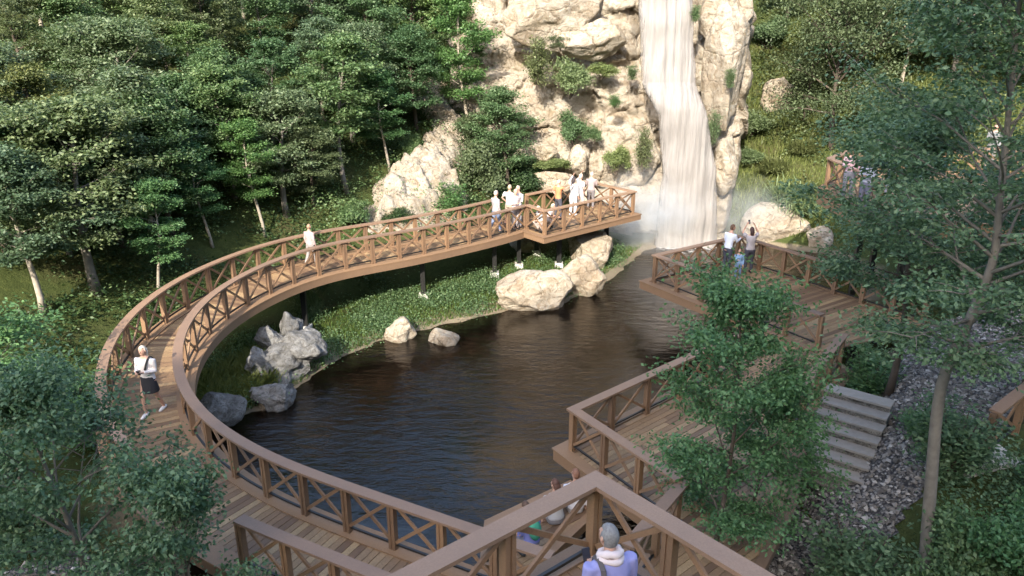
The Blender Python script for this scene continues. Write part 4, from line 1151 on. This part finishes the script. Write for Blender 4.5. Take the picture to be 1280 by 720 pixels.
# ------------------------------------------------------------------ shrubs
def gen_shrub(seed, kind, mat):
    rng = np.random.default_rng(seed); rnd = random.Random(seed); mb = MB()
    if kind == 'dome':          # rounded leafy shrub, radius 1, height about 1.5
        n = 130; d = unit(rng.normal(0, 1, (n, 3)) * [1, 1, .8]); d[:, 2] = np.abs(d[:, 2]); rr = rng.uniform(.45, 1.0, n) ** .6
        lc = unit(rng.normal(0, 1, (9, 3))) * rng.uniform(.25, .62, (9, 1)); lc[:, 2] = np.abs(lc[:, 2]) * 1.5 + .12; lr = rng.uniform(.26, .52, 9)
        wh = rng.integers(0, 9, n); c0 = lc[wh] + d * rr[:, None] * lr[wh][:, None] + [0, 0, .08]
        m = 60; C = (c0[:, None] + rng.normal(0, .10, (n, m, 3))).reshape(-1, 3)
        ax = unit(rng.normal(0, 1, C.shape) + C * .5); nr = unit(rng.normal(0, .6, C.shape) + unit(C) * .8 + [0, 0, .5]); Ln = .085 * rng.uniform(.6, 1.3, len(C))
        V = leaf_quads(C, ax, nr, Ln, Ln * .55)
        for i in range(9):
            e = c0[i * 13]; mb.tube([(0, 0, -.1), Vector(e) * .45 + Vector((0, 0, .1)), Vector(e)], [.035, .022, .01], 5, False)
    elif kind == 'spiky':       # fountain of narrow arching leaves
        n = 2600; a = rng.uniform(0, 6.283, n); el = rng.uniform(-.05, 1.3, n); ln = rng.uniform(.35, .8, n)
        root = rng.normal(0, .3, (n, 3)) * [1, 1, .6] + [0, 0, .25]
        root = root + np.stack([np.cos(a), np.sin(a), 0 * a], -1) * .2
        dirv = np.stack([np.cos(a) * np.cos(el), np.sin(a) * np.cos(el), np.sin(el)], -1)
        sd = np.stack([-np.sin(a), np.cos(a), 0 * a], -1) * .024
        mid = root + dirv * ln[:, None] * .6; tip = root + dirv * ln[:, None] - np.array([0, 0, 1]) * (.25 * ln * np.cos(el))[:, None]
        V1 = np.stack([root - sd * .5, root + sd * .5, mid + sd, mid - sd], 1); V2_ = np.stack([mid - sd, mid + sd, tip + sd * .1, tip - sd * .1], 1)
        V = np.concatenate([V1, V2_]); 
        for i in range(5): mb.tube([(0, 0, -.1), (rnd.uniform(-.2, .2), rnd.uniform(-.2, .2), .3)], [.04, .02], 5, False)
    elif kind == 'loose':       # upright open shrub
        S = []
        for i in range(16):
            a = i * 2.4; r = rnd.uniform(.2, .7); t = Vector((math.cos(a) * r, math.sin(a) * r, rnd.uniform(.8, 1.9)))
            pts = [Vector((0, 0, -.1)), t * .5 + Vector((0, 0, .12)), t]; mb.tube(pts, [.03, .02, .008], 5, False)
            for k in range(8): S.append(pts[1].lerp(pts[2], k / 7) + Vector((rnd.gauss(0, .13), rnd.gauss(0, .13), rnd.gauss(0, .08))))
            for k in range(3): S.append(pts[0].lerp(pts[1], rnd.uniform(.3, 1)) + Vector((rnd.gauss(0, .2), rnd.gauss(0, .2), 0)))
        c0 = np.array(S); m = 22; C = (c0[:, None] + rng.normal(0, 1, (len(c0), m, 3)) * [.15, .15, .08]).reshape(-1, 3)
        ax = unit(rng.normal(0, 1, C.shape) * [1, 1, .5]); nr = unit(rng.normal(0, .5, C.shape) + [0, 0, 1]); Ln = .12 * rng.uniform(.6, 1.3, len(C))
        V = leaf_quads(C, ax, nr, Ln, Ln * .5)
    me = quad_mesh('foliage', V); me.materials.append(M[mat]); st = mb.mesh('stem'); st.materials.append(M['bark_dark'])
    return me, st
SH = {}
def shrub(px, py, wid, hgt, kind, mat, label, z=None, Y=None, group=None, name='shrub', at=None, rz=None):
    key = (kind, mat)
    if key not in SH: SH[key] = gen_shrub(len(SH) + 200, kind, mat)
    p = Vector(at) if at is not None else (PY(px, py, Y) if Y else (P(px, py, z) if z is not None else on_ground(px, py)))
    r = empty(name, p, random.uniform(0, 6.28) if rz is None else rz); hn = {'dome': 1.45, 'spiky': 1.05, 'loose': 1.85}[kind]
    r.scale = (wid / 2, wid / 2, hgt / hn)
    f = link('foliage', SH[key][0], None, r); link('stem', SH[key][1], None, r)
    return tag(r, label, 'shrub', group)
G1 = 'shrubs between the footbridge and the cliff'
shrub(600, 238, 3.2, 2.2, 'dome', 'leaf_olive', 'wide dark olive shrub on the bank left of the platform', group=G1)
shrub(655, 236, 2.6, 1.7, 'dome', 'leaf_dark', 'dark glossy shrub right behind the platform entrance', group=G1)
shrub(640, 195, 2.2, 2.3, 'dome', 'leaf_green', 'sunlit green shrub in the gap above the platform entrance', group=G1)
shrub(590, 195, 2.2, 2.0, 'dome', 'leaf_olive', 'mossy olive shrub at the right of the slim tall trunk', group=G1)
shrub(714, 180, 1.9, 1.7, 'dome', 'leaf_green', 'round clipped green shrub against the foot of the cliff', Y=37.3, group=G1)
shrub(770, 216, 1.7, 1.5, 'dome', 'leaf_pale', 'pale yellowish shrub left of the waterfall mist', Y=36.5, group=G1)
shrub(803, 212, 1.1, 1.9, 'loose', 'leaf_olive', 'upright narrow shrub beside the lower waterfall', Y=36.2, group=G1)
shrub(690, 212, 2.4, .6, 'dome', 'leaf_pale', 'low pale grass like shrub between the two flat rocks', Y=36.6, group=G1)
shrub(565, 268, 1.7, 1.3, 'loose', 'leaf_fresh', 'bright green bush in front of the sloping outcrop', group=G1)
shrub(495, 280, 1.6, .9, 'dome', 'leaf_dark', 'dark bush at the foot of the lowest outcrop', group=G1)
shrub(440, 282, 1.9, 1.1, 'dome', 'leaf_green', 'leafy bush behind the bridge rail left of the outcrop', group=G1)
shrub(513, 200, 1.5, 1.3, 'dome', 'leaf_green', 'green bush growing on the middle of the outcrops', group=G1)
shrub(672, 110, 1.6, 2.2, 'loose', 'leaf_olive', 'scraggly shrub on the rock left of the ivy patch', Y=36.6, group=G1)
shrub(712, 120, 2.4, 1.9, 'dome', 'leaf_pale', 'pale ivy patch clinging to the cliff below the overhang', Y=37.0, group=G1, name='ivy')
shrub(752, 98, 1.9, .8, 'dome', 'leaf_pale', 'tip of pale ivy on the ledge pointing at the waterfall', Y=37.4, group=G1, name='ivy')
shrub(768, 135, .8, .6, 'loose', 'leaf_fresh', 'tiny green tuft on the cream rock bulge', Y=36.2, group=G1)
shrub(700, 62, 1.5, .7, 'dome', 'leaf_olive', 'small olive shrub on the ledge under the overhanging boulder', Y=37.6, group=G1)
shrub(790, 100, .8, .7, 'loose', 'leaf_pale', 'pale tuft on the ledge left of the fall step', Y=37.3, group=G1)
shrub(742, 178, 1.2, .9, 'dome', 'leaf_green', 'green cushion shrub in the middle of the lower cliff', Y=37.0, group=G1)
shrub(912, 110, .7, .9, 'loose', 'leaf_pale', 'pale weed hanging on the buttress right of the fall', Y=35.8, group=G1)
shrub(869, 28, .6, .8, 'loose', 'leaf_green', 'small green tuft in the crack right of the upper waterfall', Y=36.4, group=G1)
shrub(890, 182, .9, 1.6, 'loose', 'leaf_pale', 'pale creeper on the cliff foot right of the waterfall', Y=36.0, group=G1)
G2 = 'shrubs on the slope right of the waterfall'
shrub(940, 170, 2.7, 1.5, 'dome', 'leaf_pale', 'upper rounded pale shrub on the grass right of the cliff', group=G2)
shrub(935, 206, 2.2, 1.0, 'dome', 'leaf_pale', 'lower rounded shrub hugging the cliff foot', group=G2)
shrub(988, 264, 2.6, 1.3, 'spiky', 'leaf_pale', 'bright spiky shrub behind the large waterline boulder', group=G2)
shrub(962, 62, 3.0, 2.0, 'dome', 'leaf_pale', 'big rounded pale green shrub at the top of the grass slope', group=G2)
shrub(1092, 178, 3.0, 1.9, 'dome', 'leaf_olive', 'rounded yellow green shrub behind the terrace railing', group=G2)
shrub(1150, 160, 2.4, 1.5, 'dome', 'leaf_pale', 'sunlit pale shrub above the terrace visitors', group=G2)
shrub(1005, 190, 1.4, .6, 'spiky', 'leaf_olive', 'tiny low tuft under the spreading olive tree', group=G2)
shrub(968, 215, 1.5, .7, 'spiky', 'leaf_olive', 'low tuft on the grass between the rounded shrubs', group=G2)
shrub(386, 392, .9, .8, 'spiky', 'leaf_pale', 'pale spiky plant under the footbridge beside the grey rocks', group=G2)
G3 = 'shrubs in the shade at the lower right'
for (x, y, w, h_, kd, mt, lab) in [
    (6.3, 11.4, 2.1, 1.6, 'loose', 'leaf_teal', 'leafy shaded shrub in front of the lowest stone step'),
    (5.4, 10.0, 2.0, 1.5, 'dome', 'leaf_fresh', 'rounded fresh green shrub right of the lookout railing'),
    (7.4, 10.4, 2.2, 1.7, 'dome', 'leaf_green', 'dark dense shrub left of the leaning trunk'),
    (8.6, 12.9, 2.0, 1.6, 'loose', 'leaf_teal', 'open shrub between the stone steps and the leaning trunk'),
    (8.3, 9.9, 2.2, 1.5, 'dome', 'leaf_fresh', 'dense shrub right of the leaning trunk at the bottom'),
    (9.4, 11.2, 2.2, 1.3, 'dome', 'leaf_fresh', 'large green shrub below the short railing'),
    (8.9, 14.3, 1.4, .9, 'loose', 'leaf_fresh', 'low leafy shrub left of the short railing'),
    (4.4, 9.0, 1.6, 1.2, 'loose', 'leaf_fresh', 'small bright shrub against the lookout railing corner'),
    (2.6, 10.3, .9, .8, 'loose', 'leaf_fresh', 'little green bush below the sloping handrail'),
    (9.3, 18.1, 1.9, 1.5, 'loose', 'leaf_fresh', 'bright shrub between the deck end and the top of the stone steps'),
    (10.3, 19.6, 1.9, 1.3, 'dome', 'leaf_teal', 'rounded shrub beside the far end of the waterfall deck'),
    (6.6, 9.2, 1.7, 1.3, 'loose', 'leaf_teal', 'shrub at the bottom edge just left of the leaning trunk')]:
    shrub(0, 0, w, h_, kd, mt, lab, at=(x, y, h1(x, y) - .05), group=G3)
G4 = 'shrubs at the lower left'
for (x, y, w, h_, kd, mt, lab) in [
    (-10.0, 13.0, 2.2, 1.5, 'dome', 'leaf_teal', 'rounded shrub at the left edge above the broad tree'),
    (-10.6, 16.9, 1.8, 1.2, 'loose', 'leaf_fresh', 'loose bright shrub just outside the leftmost bridge rail'),
    (-12.2, 18.6, 2.2, 1.4, 'dome', 'leaf_green', 'green shrub at the foot of the forked pale tree'),
    (-7.9, 9.3, 1.6, 1.0, 'loose', 'leaf_teal', 'low shrub under the broad lower left tree')]:
    shrub(0, 0, w, h_, kd, mt, lab, at=(x, y, h1(x, y) - .05), group=G4)

# ------------------------------------------------------------------ people
def remesh(mb, vox, name):
    me = mb.mesh('tmp'); o = bpy.data.objects.new('tmp', me); COL.objects.link(o)
    md = o.modifiers.new('r', 'REMESH'); md.mode = 'VOXEL'; md.voxel_size = vox
    sm = o.modifiers.new('s', 'SMOOTH'); sm.factor = .5; sm.iterations = 3
    dg = bpy.context.evaluated_depsgraph_get()
    r = bpy.data.meshes.new_from_object(o.evaluated_get(dg)); r.name = name
    bpy.data.objects.remove(o); bpy.data.meshes.remove(me)
    return r
ARMS = {'down': ((.05, -.02, -.29), (.06, .06, -.54)), 'hold': ((.05, .02, -.28), (-.11, .27, -.22)), 'up': ((.10, .17, .10), (-.04, .22, .36)),
        'rail': ((.05, .10, -.26), (-.02, .36, -.32)), 'front': ((.03, .14, -.22), (-.08, .42, -.12)), 'hip': ((.13, -.08, -.24), (.02, .05, -.42)), 'point': ((.06, .2, -.05), (.02, .46, .04))}
def person(label, loc, rz, top, bottom, hair, arms=('down', 'down'), legs='stand', sc=1.0, lean=0.0, sleeve='long', wear='trousers', hairlen='short', shoe=(.05, .05, .05),
           vox=.024, look=(0, 0), scarf=None, strap=None, pack=None, skirt=False, hat=None, group=None, skin=SKIN):
    root = empty('person', loc, rz); root.scale = (sc, sc, sc)
    sit = legs in ('sit', 'crouch'); hz = {'sit': .13, 'crouch': .34}.get(legs, .93)
    dz = hz - .93
    LM = Matrix.Rotation(-lean, 3, 'X'); piv = Vector((0, 0, .93))
    def U(p): return LM @ (Vector(p) - piv) + piv + Vector((0, 0, dz))
    I3 = Matrix.Identity(3)
    hips = {s: Vector((s * .095, 0, .90 + dz)) for s in (-1, 1)}
    LG = {}
    for s in (-1, 1):
        if legs == 'stand': kn, an = Vector((s * .105, .03, .50)), Vector((s * .115, -.01, .09))
        elif legs == 'walk': kn, an = Vector((s * .10, .10 * s + .05, .50)), Vector((s * .10, .20 * s - .06, .10))
        elif legs == 'wide': kn, an = Vector((s * .16, .03, .49)), Vector((s * .21, -.01, .09))
        elif legs == 'sit': kn, an = Vector((s * .12, .43, .22)), Vector((s * .12, .66, -.10 if s > 0 else -.02))
        else: kn, an = Vector((s * .16, .36, .46)), Vector((s * .14, .10, .09))
        LG[s] = (hips[s], kn, an)
    AR = {}
    for i, s in enumerate((-1, 1)):
        e, w = ARMS[arms[i]]; sh = Vector((s * .185, -.005, 1.415))
        AR[s] = (U(sh), U(sh + Vector((s * e[0], e[1], e[2]))), U(sh + Vector((s * w[0], w[1], w[2]))))
    def torso(mb, g, z0=.80, z1=1.48):
        prof = [(.80, .150, .105), (.90, .168, .118), (1.0, .150, .105), (1.08, .138, .098), (1.2, .152, .108), (1.31, .170, .116), (1.39, .172, .098), (1.44, .135, .078), (1.48, .075, .062)]
        mb.rings([(U((0, -.005, z)), a + g, b + g, LM) for z, a, b in prof if z0 - .001 <= z <= z1 + .001])
    def limb(mb, pts, rad): mb.tube(pts, rad, 10)
    hd = U((0, .025, 1.635)); HM = LM @ Matrix.Rotation(look[1], 3, 'Z') @ Matrix.Rotation(-look[0], 3, 'X')
    # body: one surface
    mb = MB(); torso(mb, 0)
    limb(mb, [U((0, -.01, 1.42)), U((0, .0, 1.50)), U((0, .012, 1.58))], [.065, .054, .052])
    mb.ell(hd, (.075, .095, .115), HM, 14, 10); mb.ell(hd + HM @ Vector((0, .025, -.06)), (.055, .06, .06), HM)
    for s in (-1, 1):
        a, b, c = AR[s]; limb(mb, [a, a.lerp(b, .5), b, b.lerp(c, .4), c], [.058, .046, .038, .038, .026])
        d = (c - b).normalized(); mb.tube([c - d * .01, c + d * .05, c + d * .09], [.022, .034, .026], 8)
        a, b, c = LG[s]; limb(mb, [a, a.lerp(b, .5), b, b.lerp(c, .35), c], [.092, .076, .056, .056, .038])
        mb.tube([c + Vector((0, -.05, -.045)), c + Vector((0, .06, -.05)), c + Vector((0, .17, -.062))], [.036, .042, .026], 8)
    body = remesh(mb, vox, 'body')
    # fingers, nose, ears, eyes, mouth joined to the same mesh
    ex = MB()
    for s in (-1, 1):
        a, b, c = AR[s]; d = (c - b).normalized(); sd = d.cross(Vector((0, 0, 1)));
        sd = sd.normalized() if sd.length > .1 else Vector((1, 0, 0)); pn = sd.cross(d).normalized()
        for k, ln in enumerate((.062, .075, .078, .07, .055)[:4]):
            r = c + d * .075 + sd * (k - 1.5) * .016
            ex.tube([r, r + d * ln * .55 - pn * .006, r + d * ln * .85 - pn * .024], [.0085, .008, .0055], 6)
        r = c + d * .03 + sd * (-s) * .026
        ex.tube([r, r + d * .03 + sd * (-s) * .022, r + d * .058 + sd * (-s) * .02 - pn * .01], [.011, .0095, .006], 6)
    ex.ell(hd + HM @ Vector((0, .098, -.012)), (.012, .018, .022), HM, 8, 6)
    for s in (-1, 1): ex.ell(hd + HM @ Vector((s * .077, .0, -.005)), (.010, .022, .032), HM, 8, 6)
    ex.m = 1
    for s in (-1, 1): ex.ell(hd + HM @ Vector((s * .03, .083, .012)), (.011, .009, .007), HM, 8, 5)
    ex.m = 2; ex.ell(hd + HM @ Vector((0, .086, -.055)), (.022, .008, .006), HM, 8, 5)
    bm = bmesh.new(); bm.from_mesh(body); exm = ex.mesh('e'); bm.from_mesh(exm); bm.to_mesh(body); bm.free(); bpy.data.meshes.remove(exm)
    body.materials.clear()
    for m in (skin, EYE, LIP): body.materials.append(m)
    link('body', body, None, root, True)
    # clothes
    mb = MB(); torso(mb, .016, .86 if True else 1, 1.44)
    if skirt: mb.rings([(U((0, 0, .92)), .19, .14, LM), (U((0, 0, 1.02)), .165, .12, LM)])
    for s in (-1, 1):
        a, b, c = AR[s]
        if sleeve == 'long': limb(mb, [a, a.lerp(b, .5), b, b.lerp(c, .9)], [.072, .060, .052, .040])
        else: limb(mb, [a, a.lerp(b, .7)], [.073, .066])
    link('shirt', remesh(mb, vox, 'shirt'), cloth(top), root, True)
    mb = MB()
    if wear == 'skirt':
        mb.rings([(Vector((0, 0, .60 + dz)), .22, .19, I3), (Vector((0, 0, .80 + dz)), .195, .15, I3), (Vector((0, 0, 1.0 + dz)), .165, .12, I3)])
    else:
        mb.rings([(Vector((0, 0, .80 + dz)), .165, .122, I3), (Vector((0, 0, .90 + dz)), .182, .132, I3), (Vector((0, 0, .99 + dz)), .165, .12, I3)])
        for s in (-1, 1):
            a, b, c = LG[s]
            if wear == 'shorts': limb(mb, [a, a.lerp(b, .9)], [.108, .088])
            else: limb(mb, [a, a.lerp(b, .5), b, b.lerp(c, .95)], [.106, .092, .072, .058])
    link({'skirt': 'skirt', 'shorts': 'shorts'}.get(wear, 'trousers'), remesh(mb, vox, 'trousers'), cloth(bottom), root, True)
    for s in (-1, 1):
        c = LG[s][2]; mb = MB(); mb.tube([c + Vector((0, -.075, -.045)), c + Vector((0, -.03, -.045)), c + Vector((0, .08, -.052)), c + Vector((0, .19, -.066)), c + Vector((0, .205, -.07))], [.03, .046, .047, .03, .015], 10)
        link('shoe', mb.mesh('shoe'), cloth(shoe), root, True)
    # hair
    mb = MB(); bmh = bmesh.new(); mb.ell(hd, (.081, .102, .120), HM, 20, 14)
    HI = HM.inverted(); hm = mb.mesh('hair'); bmh.from_mesh(hm)
    rr = random.Random(len(label))
    dl_ = []
    for v in bmh.verts:
        q = HI @ (v.co - hd)
        lim = -.075 if hairlen == 'short' else -.2
        if (q.y > .045 and q.z < .055) or (q.y > -.01 and q.z < -.02) or q.z < lim: dl_.append(v)
        else: v.co += (v.co - hd) * (.05 * noise.noise(q * 40))
    bmesh.ops.delete(bmh, geom=dl_, context='VERTS'); bmh.to_mesh(hm); bmh.free()
    ho = link('hair', hm, hairmat(hair), root, True); so = ho.modifiers.new('t', 'SOLIDIFY'); so.thickness = .012
    if hairlen == 'long':
        mb = MB(); mb.rings([(hd + HM @ Vector((0, -.05, .03)), .075, .055, HM), (hd + HM @ Vector((0, -.075, -.08)), .08, .045, HM), (hd + HM @ Vector((0, -.08, -.18)), .065, .03, HM), (hd + HM @ Vector((0, -.075, -.25)), .03, .015, HM)], 12)
        mb.build('back_hair', cloth(hair, .6), root, True)
    if hat:
        mb = MB(); mb.ell(hd + HM @ Vector((0, -.005, .055)), (.09, .108, .085), HM, 16, 10); mb.rings([(hd + HM @ Vector((0, 0, .045)), .15, .165, HM), (hd + HM @ Vector((0, 0, .055)), .15, .165, HM)], 20)
        mb.build('hat', cloth(hat), root, True)
    if scarf:
        mb = MB(); ring = [U((.088 * math.cos(a), .078 * math.sin(a) + .005, 1.485 + .012 * math.sin(2 * a) + .02 * math.sin(a) * -1)) for a in [2 * math.pi * i / 20 for i in range(21)]]
        mb.tube(ring, [.036 + .006 * math.sin(i * 2.1) for i in range(21)], 8)
        ring2 = [U((.098 * math.cos(a), .09 * math.sin(a) - .005, 1.445 - .015 * math.cos(a))) for a in [2 * math.pi * i / 20 for i in range(21)]]
        mb.tube(ring2, [.03 + .006 * math.sin(i * 1.3) for i in range(21)], 8); mb.build('scarf', cloth(scarf), root, True)
    if strap:
        mb = MB(); g = .03
        pts = [U(p) for p in ((-.125, -.132, 1.15), (-.125, -.140, 1.30), (-.122, -.118, 1.405), (-.12, -.03, 1.47), (-.118, .075, 1.43), (-.10, .135, 1.32), (-.06, .14, 1.2))]
        for a, b in zip(pts, pts[1:]): mb.beam(a, b + (b - a) * .08, .045, .012, (a + b) / 2 - U((0, 0, 1.25)))
        mb.build('strap', cloth(strap), root)
    if pack:
        mb = MB(); mb.ell(U((0, -.19, 1.22)), (.14, .09, .21), LM, 14, 10); mb.build('bag', cloth(pack), root, True)
    tag(root, label, 'person', group)
    return root, AR
def hand_phone(root, AR, label, col=(.03, .03, .035)):
    """phone held in the right hand, a thing of its own"""
    mid_ = (AR[-1][2] + AR[1][2]) / 2 if (AR[-1][2] - AR[1][2]).length < .3 else AR[1][2]
    d = (AR[1][2] - AR[1][1]).normalized()
    mt = Matrix.Translation(root.location) @ Matrix.Rotation(root.rotation_euler.z, 4, 'Z') @ Matrix.Scale(root.scale[0], 4)
    c = mt @ (mid_ + d * .10 + Vector((0, .02, .02)))
    mb = MB(); mb.hexa(*[[Vector((a * .038, y, b * .078)) for a, b in ((-1, -1), (1, -1), (1, 1), (-1, 1))] for y in (-.005, .005)])
    o = mb.build('phone', mat_plain('phone', col, .25, .5, .05), None, loc=c); o.rotation_euler = (-.5, 0, root.rotation_euler.z)
    bv = o.modifiers.new('b', 'BEVEL'); bv.width = .004; bv.segments = 2
    tag(o, label, 'phone')
WHITE = (.47, .465, .46)
# woman walking on the bridge bend
p = P(193, 517, 1.88); rw, aw = person('woman in white blouse and dark skirt walking alone on the bridge bend', p, math.pi - .15, (.58, .54, .53), (.03, .03, .035), (.62, .52, .42), ('hold', 'hold'), 'walk', 1.0, 0, 'long', 'skirt', 'long', (.75, .72, .7), .02, hat=None, strap=(.03, .03, .03))
hand_phone(rw, aw, 'dark phone held by the woman on the bridge bend')
# lookout man
hm_ = P(768, 668, ZK + 1.62); lm, al = person('grey haired man in lavender sweater with pale scarf at the lookout', (hm_.x - .02, hm_.y - .12, ZK + .0), .35, (.27, .27, .50), (.08, .08, .10), (.20, .195, .19), ('hold', 'hold'), 'stand', 1.0, .10, 'long', vox=.015, look=(-.25, .25), scarf=(.66, .56, .54), strap=(.09, .08, .08))
hand_phone(lm, al, 'dark phone in the hands of the man at the lookout')
FB = 'people on the footbridge'
def on_bridge(px, py, side):
    q = P(px, py, 2.2); i = min(range(len(mid)), key=lambda i: abs(mid[i].x / mid[i].y - q.x / q.y) + (0 if mid[i].y > 19 else 9))
    c = inner[i].lerp(outer[i], side); return Vector((c.x, c.y, c.z + .005))
person('person in pale pink top leaning on the outer rail of the rising bridge', on_bridge(398, 330, .75), -.5, (.40, .31, .30), (.26, .24, .23), (.3, .2, .13), ('down', 'down'), 'walk', .86, group=FB)
person('man in grey shirt and blue jeans walking on the bridge toward the platform', on_bridge(613, 295, .35), -.9, (.34, .31, .31), (.16, .20, .30), (.48, .42, .36), ('hold', 'down'), 'walk', 1.0, group=FB)
person('man in white tee shirt on the bridge following the grey shirted walker', on_bridge(636, 284, .55), -.6, WHITE, (.42, .34, .26), (.42, .32, .22), ('hip', 'down'), 'wide', 1.0, 0, 'short', 'shorts', group=FB)
PG = 'people on the viewing platform'
def on_plat(s, t):
    v = A.lerp(B, s).lerp(D.lerp(C_, s), t); return Vector((v.x, v.y, ZP + .005))
person('woman in pale pink blouse standing close to a partner at the platform entrance', on_plat(-.06, .55), -2.6, (.50, .42, .41), (.40, .36, .36), (.55, .4, .3), ('down', 'hold'), 'stand', .98, group=PG)
person('partner in white shirt beside the woman at the platform entrance', on_plat(.0, .62), 2.4, WHITE, (.62, .62, .66), (.42, .34, .28), ('hold', 'down'), 'stand', 1.02, group=PG)
r_, a_ = person('person in orange top pointing a camera at the waterfall', on_plat(.43, .62), -1.0, (.70, .25, .12), (.07, .07, .085), (.55, .42, .32), ('hip', 'point'), 'wide', .98, 0, 'short', group=PG)
hand_phone(r_, a_, 'small camera held out by the person in orange')
person('woman in white dress with raised arm beside the person in orange', on_plat(.60, .62), -.6, WHITE, (.70, .69, .70), (.05, .04, .04), ('up', 'down'), 'stand', .98, 0, 'long', 'trousers', 'long', (.7, .7, .7), group=PG)
person('tall person in white shirt and light trousers next to the raised arm', on_plat(.67, .60), -.9, (.45, .45, .48), (.40, .38, .37), (.60, .5, .4), ('up', 'hip'), 'wide', 1.03, 0, 'short', group=PG)
person('person in grey brown top leaning on the far platform rail', on_plat(.86, .72), -.3, (.36, .29, .28), (.20, .18, .18), (.55, .45, .38), ('rail', 'rail'), 'stand', .97, .12, group=PG)
person('crouching person in white shirt behind the platform corner post', on_plat(.08, .22), 2.2, WHITE, (.50, .42, .38), (.45, .36, .28), ('hold', 'hold'), 'crouch', .98, .3, group=PG)
person('crouching person in pink shirt next to the platform corner', on_plat(.17, .30), -2.0, (.74, .62, .58), (.40, .34, .30), (.5, .38, .3), ('hold', 'front'), 'crouch', .95, .3, 'short', group=PG)
DG = 'people on the waterfall deck'
kq = lambda px, py: v3(xy(px, py, ZR), ZR + .005)
person('man in white shirt leaning on the deck rail and looking right', Vector((Kc.x - .75, Kc.y - 1.25, ZR + .005)), -1.05, (.66, .70, .80), (.06, .065, .09), (.10, .055, .035), ('hold', 'front'), 'stand', 1.05, .16, look=(-.2, -.2), group=DG)
r_, a_ = person('woman in grey vest holding a phone high above her head', Vector((Kc.x + .05, Kc.y - 1.3, ZR + .005)), .05, (.38, .35, .36), (.06, .06, .08), (.06, .035, .03), ('up', 'up'), 'stand', 1.0, 0, 'short', hairlen='long', group=DG)
hand_phone(r_, a_, 'phone raised overhead by the woman in the grey vest')
person('child in blue denim standing in front of the man at the deck rail', Vector((Kc.x - .55, Kc.y - 2.05, ZR + .005)), 2.9, (.22, .34, .52), (.16, .22, .36), (.32, .22, .14), ('down', 'hold'), 'stand', .66, group=DG)
LGp = 'people seated on the water landing'
person('woman in white top with dark hair sitting on the landing', (.86, 12.75, ZL + .02), .25, WHITE, (.25, .24, .25), (.10, .05, .035), ('down', 'hold'), 'sit', 1.0, .05, hairlen='long', group=LGp, look=(0, .5))
person('person in white shirt sitting right of the dark haired woman', (1.28, 13.1, ZL + .02), .1, (.76, .74, .76), (.45, .42, .40), (.22, .11, .07), ('hold', 'down'), 'sit', 1.0, .05, group=LGp, look=(0, .6))
person('crouching person in blue jacket with green bag on the landing', (.36, 11.75, ZL + .02), .6, (.18, .20, .46), (.20, .20, .26), (.10, .06, .04), ('hold', 'hold'), 'crouch', .95, .25, pack=(.06, .28, .18), group=LGp)
TG = 'people on the upper terrace'
for (px, py, top, bot, hr, ar, ry, lab) in [
    (1067, 188, (.48, .32, .36), (.2, .2, .23), (.4, .2, .15), ('down', 'hold'), 2.6, 'person in pink top nearest the left corner of the terrace'),
    (1088, 200, (.40, .40, .46), (.15, .15, .2), (.12, .08, .06), ('hold', 'hold'), 2.2, 'person in pale lilac shirt second along the terrace rail'),
    (1118, 186, (.50, .49, .49), (.3, .32, .38), (.3, .2, .14), ('hip', 'down'), -2.8, 'person in bright white shirt at the middle of the terrace'),
    (1157, 172, (.55, .70, .70), (.5, .5, .5), (.55, .35, .28), ('down', 'down'), 2.9, 'person in turquoise shirt standing farther back on the terrace'),
    (1246, 158, (.22, .22, .22), (.2, .19, .18), (.16, .1, .08), ('down', 'hold'), 2.4, 'person in white at the right end of the terrace')]:
    q = P(px, py, ZT + 1.62); person(lab, (q.x, q.y, ZT + .005), ry, top, bot, hr, ar, 'stand', .98, group=TG)

# ------------------------------------------------------------------ light, sky, camera
SUN_EL = math.radians(32)
sd = Vector((.25, .968, 0)).normalized() * math.cos(SUN_EL) + Vector((0, 0, -math.sin(SUN_EL)))
sun = bpy.data.lights.new('sun', 'SUN'); sun.energy = 2.3; sun.angle = math.radians(.5); sun.color = (1, .93, .82)
so = bpy.data.objects.new('sun', sun); COL.objects.link(so); so.location = (-20, -40, 40); so.rotation_euler = sd.to_track_quat('-Z', 'Y').to_euler()
w = bpy.data.worlds.new('World'); SC.world = w; w.use_nodes = True
nt = w.node_tree; bg = nt.nodes['Background']
sky = nt.nodes.new('ShaderNodeTexSky'); sky.sky_type = 'NISHITA'; sky.sun_disc = False
sky.sun_elevation = SUN_EL; sky.sun_rotation = math.atan2(-sd.x, -sd.y); sky.air_density = 1.0; sky.dust_density = 2.5
nt.links.new(sky.outputs[0], bg.inputs[0]); bg.inputs[1].default_value = .15
cam = bpy.data.cameras.new('camera'); cam.lens = 36 * FOC / 1280; cam.sensor_width = 36; cam.clip_end = 500; cam.clip_start = .1
co = bpy.data.objects.new('camera', cam); COL.objects.link(co); co.location = (0, 0, CAMZ); co.rotation_euler = (math.pi / 2 - TH, 0, 0)
SC.camera = co
SC.view_settings.view_transform = 'Standard'; SC.view_settings.look = 'None'; SC.view_settings.exposure = 2.0; SC.view_settings.gamma = 1
SC.cycles.max_bounces = 8; SC.cycles.transparent_max_bounces = 8; SC.cycles.volume_step_rate = 2.0; SC.cycles.volume_bounces = 3
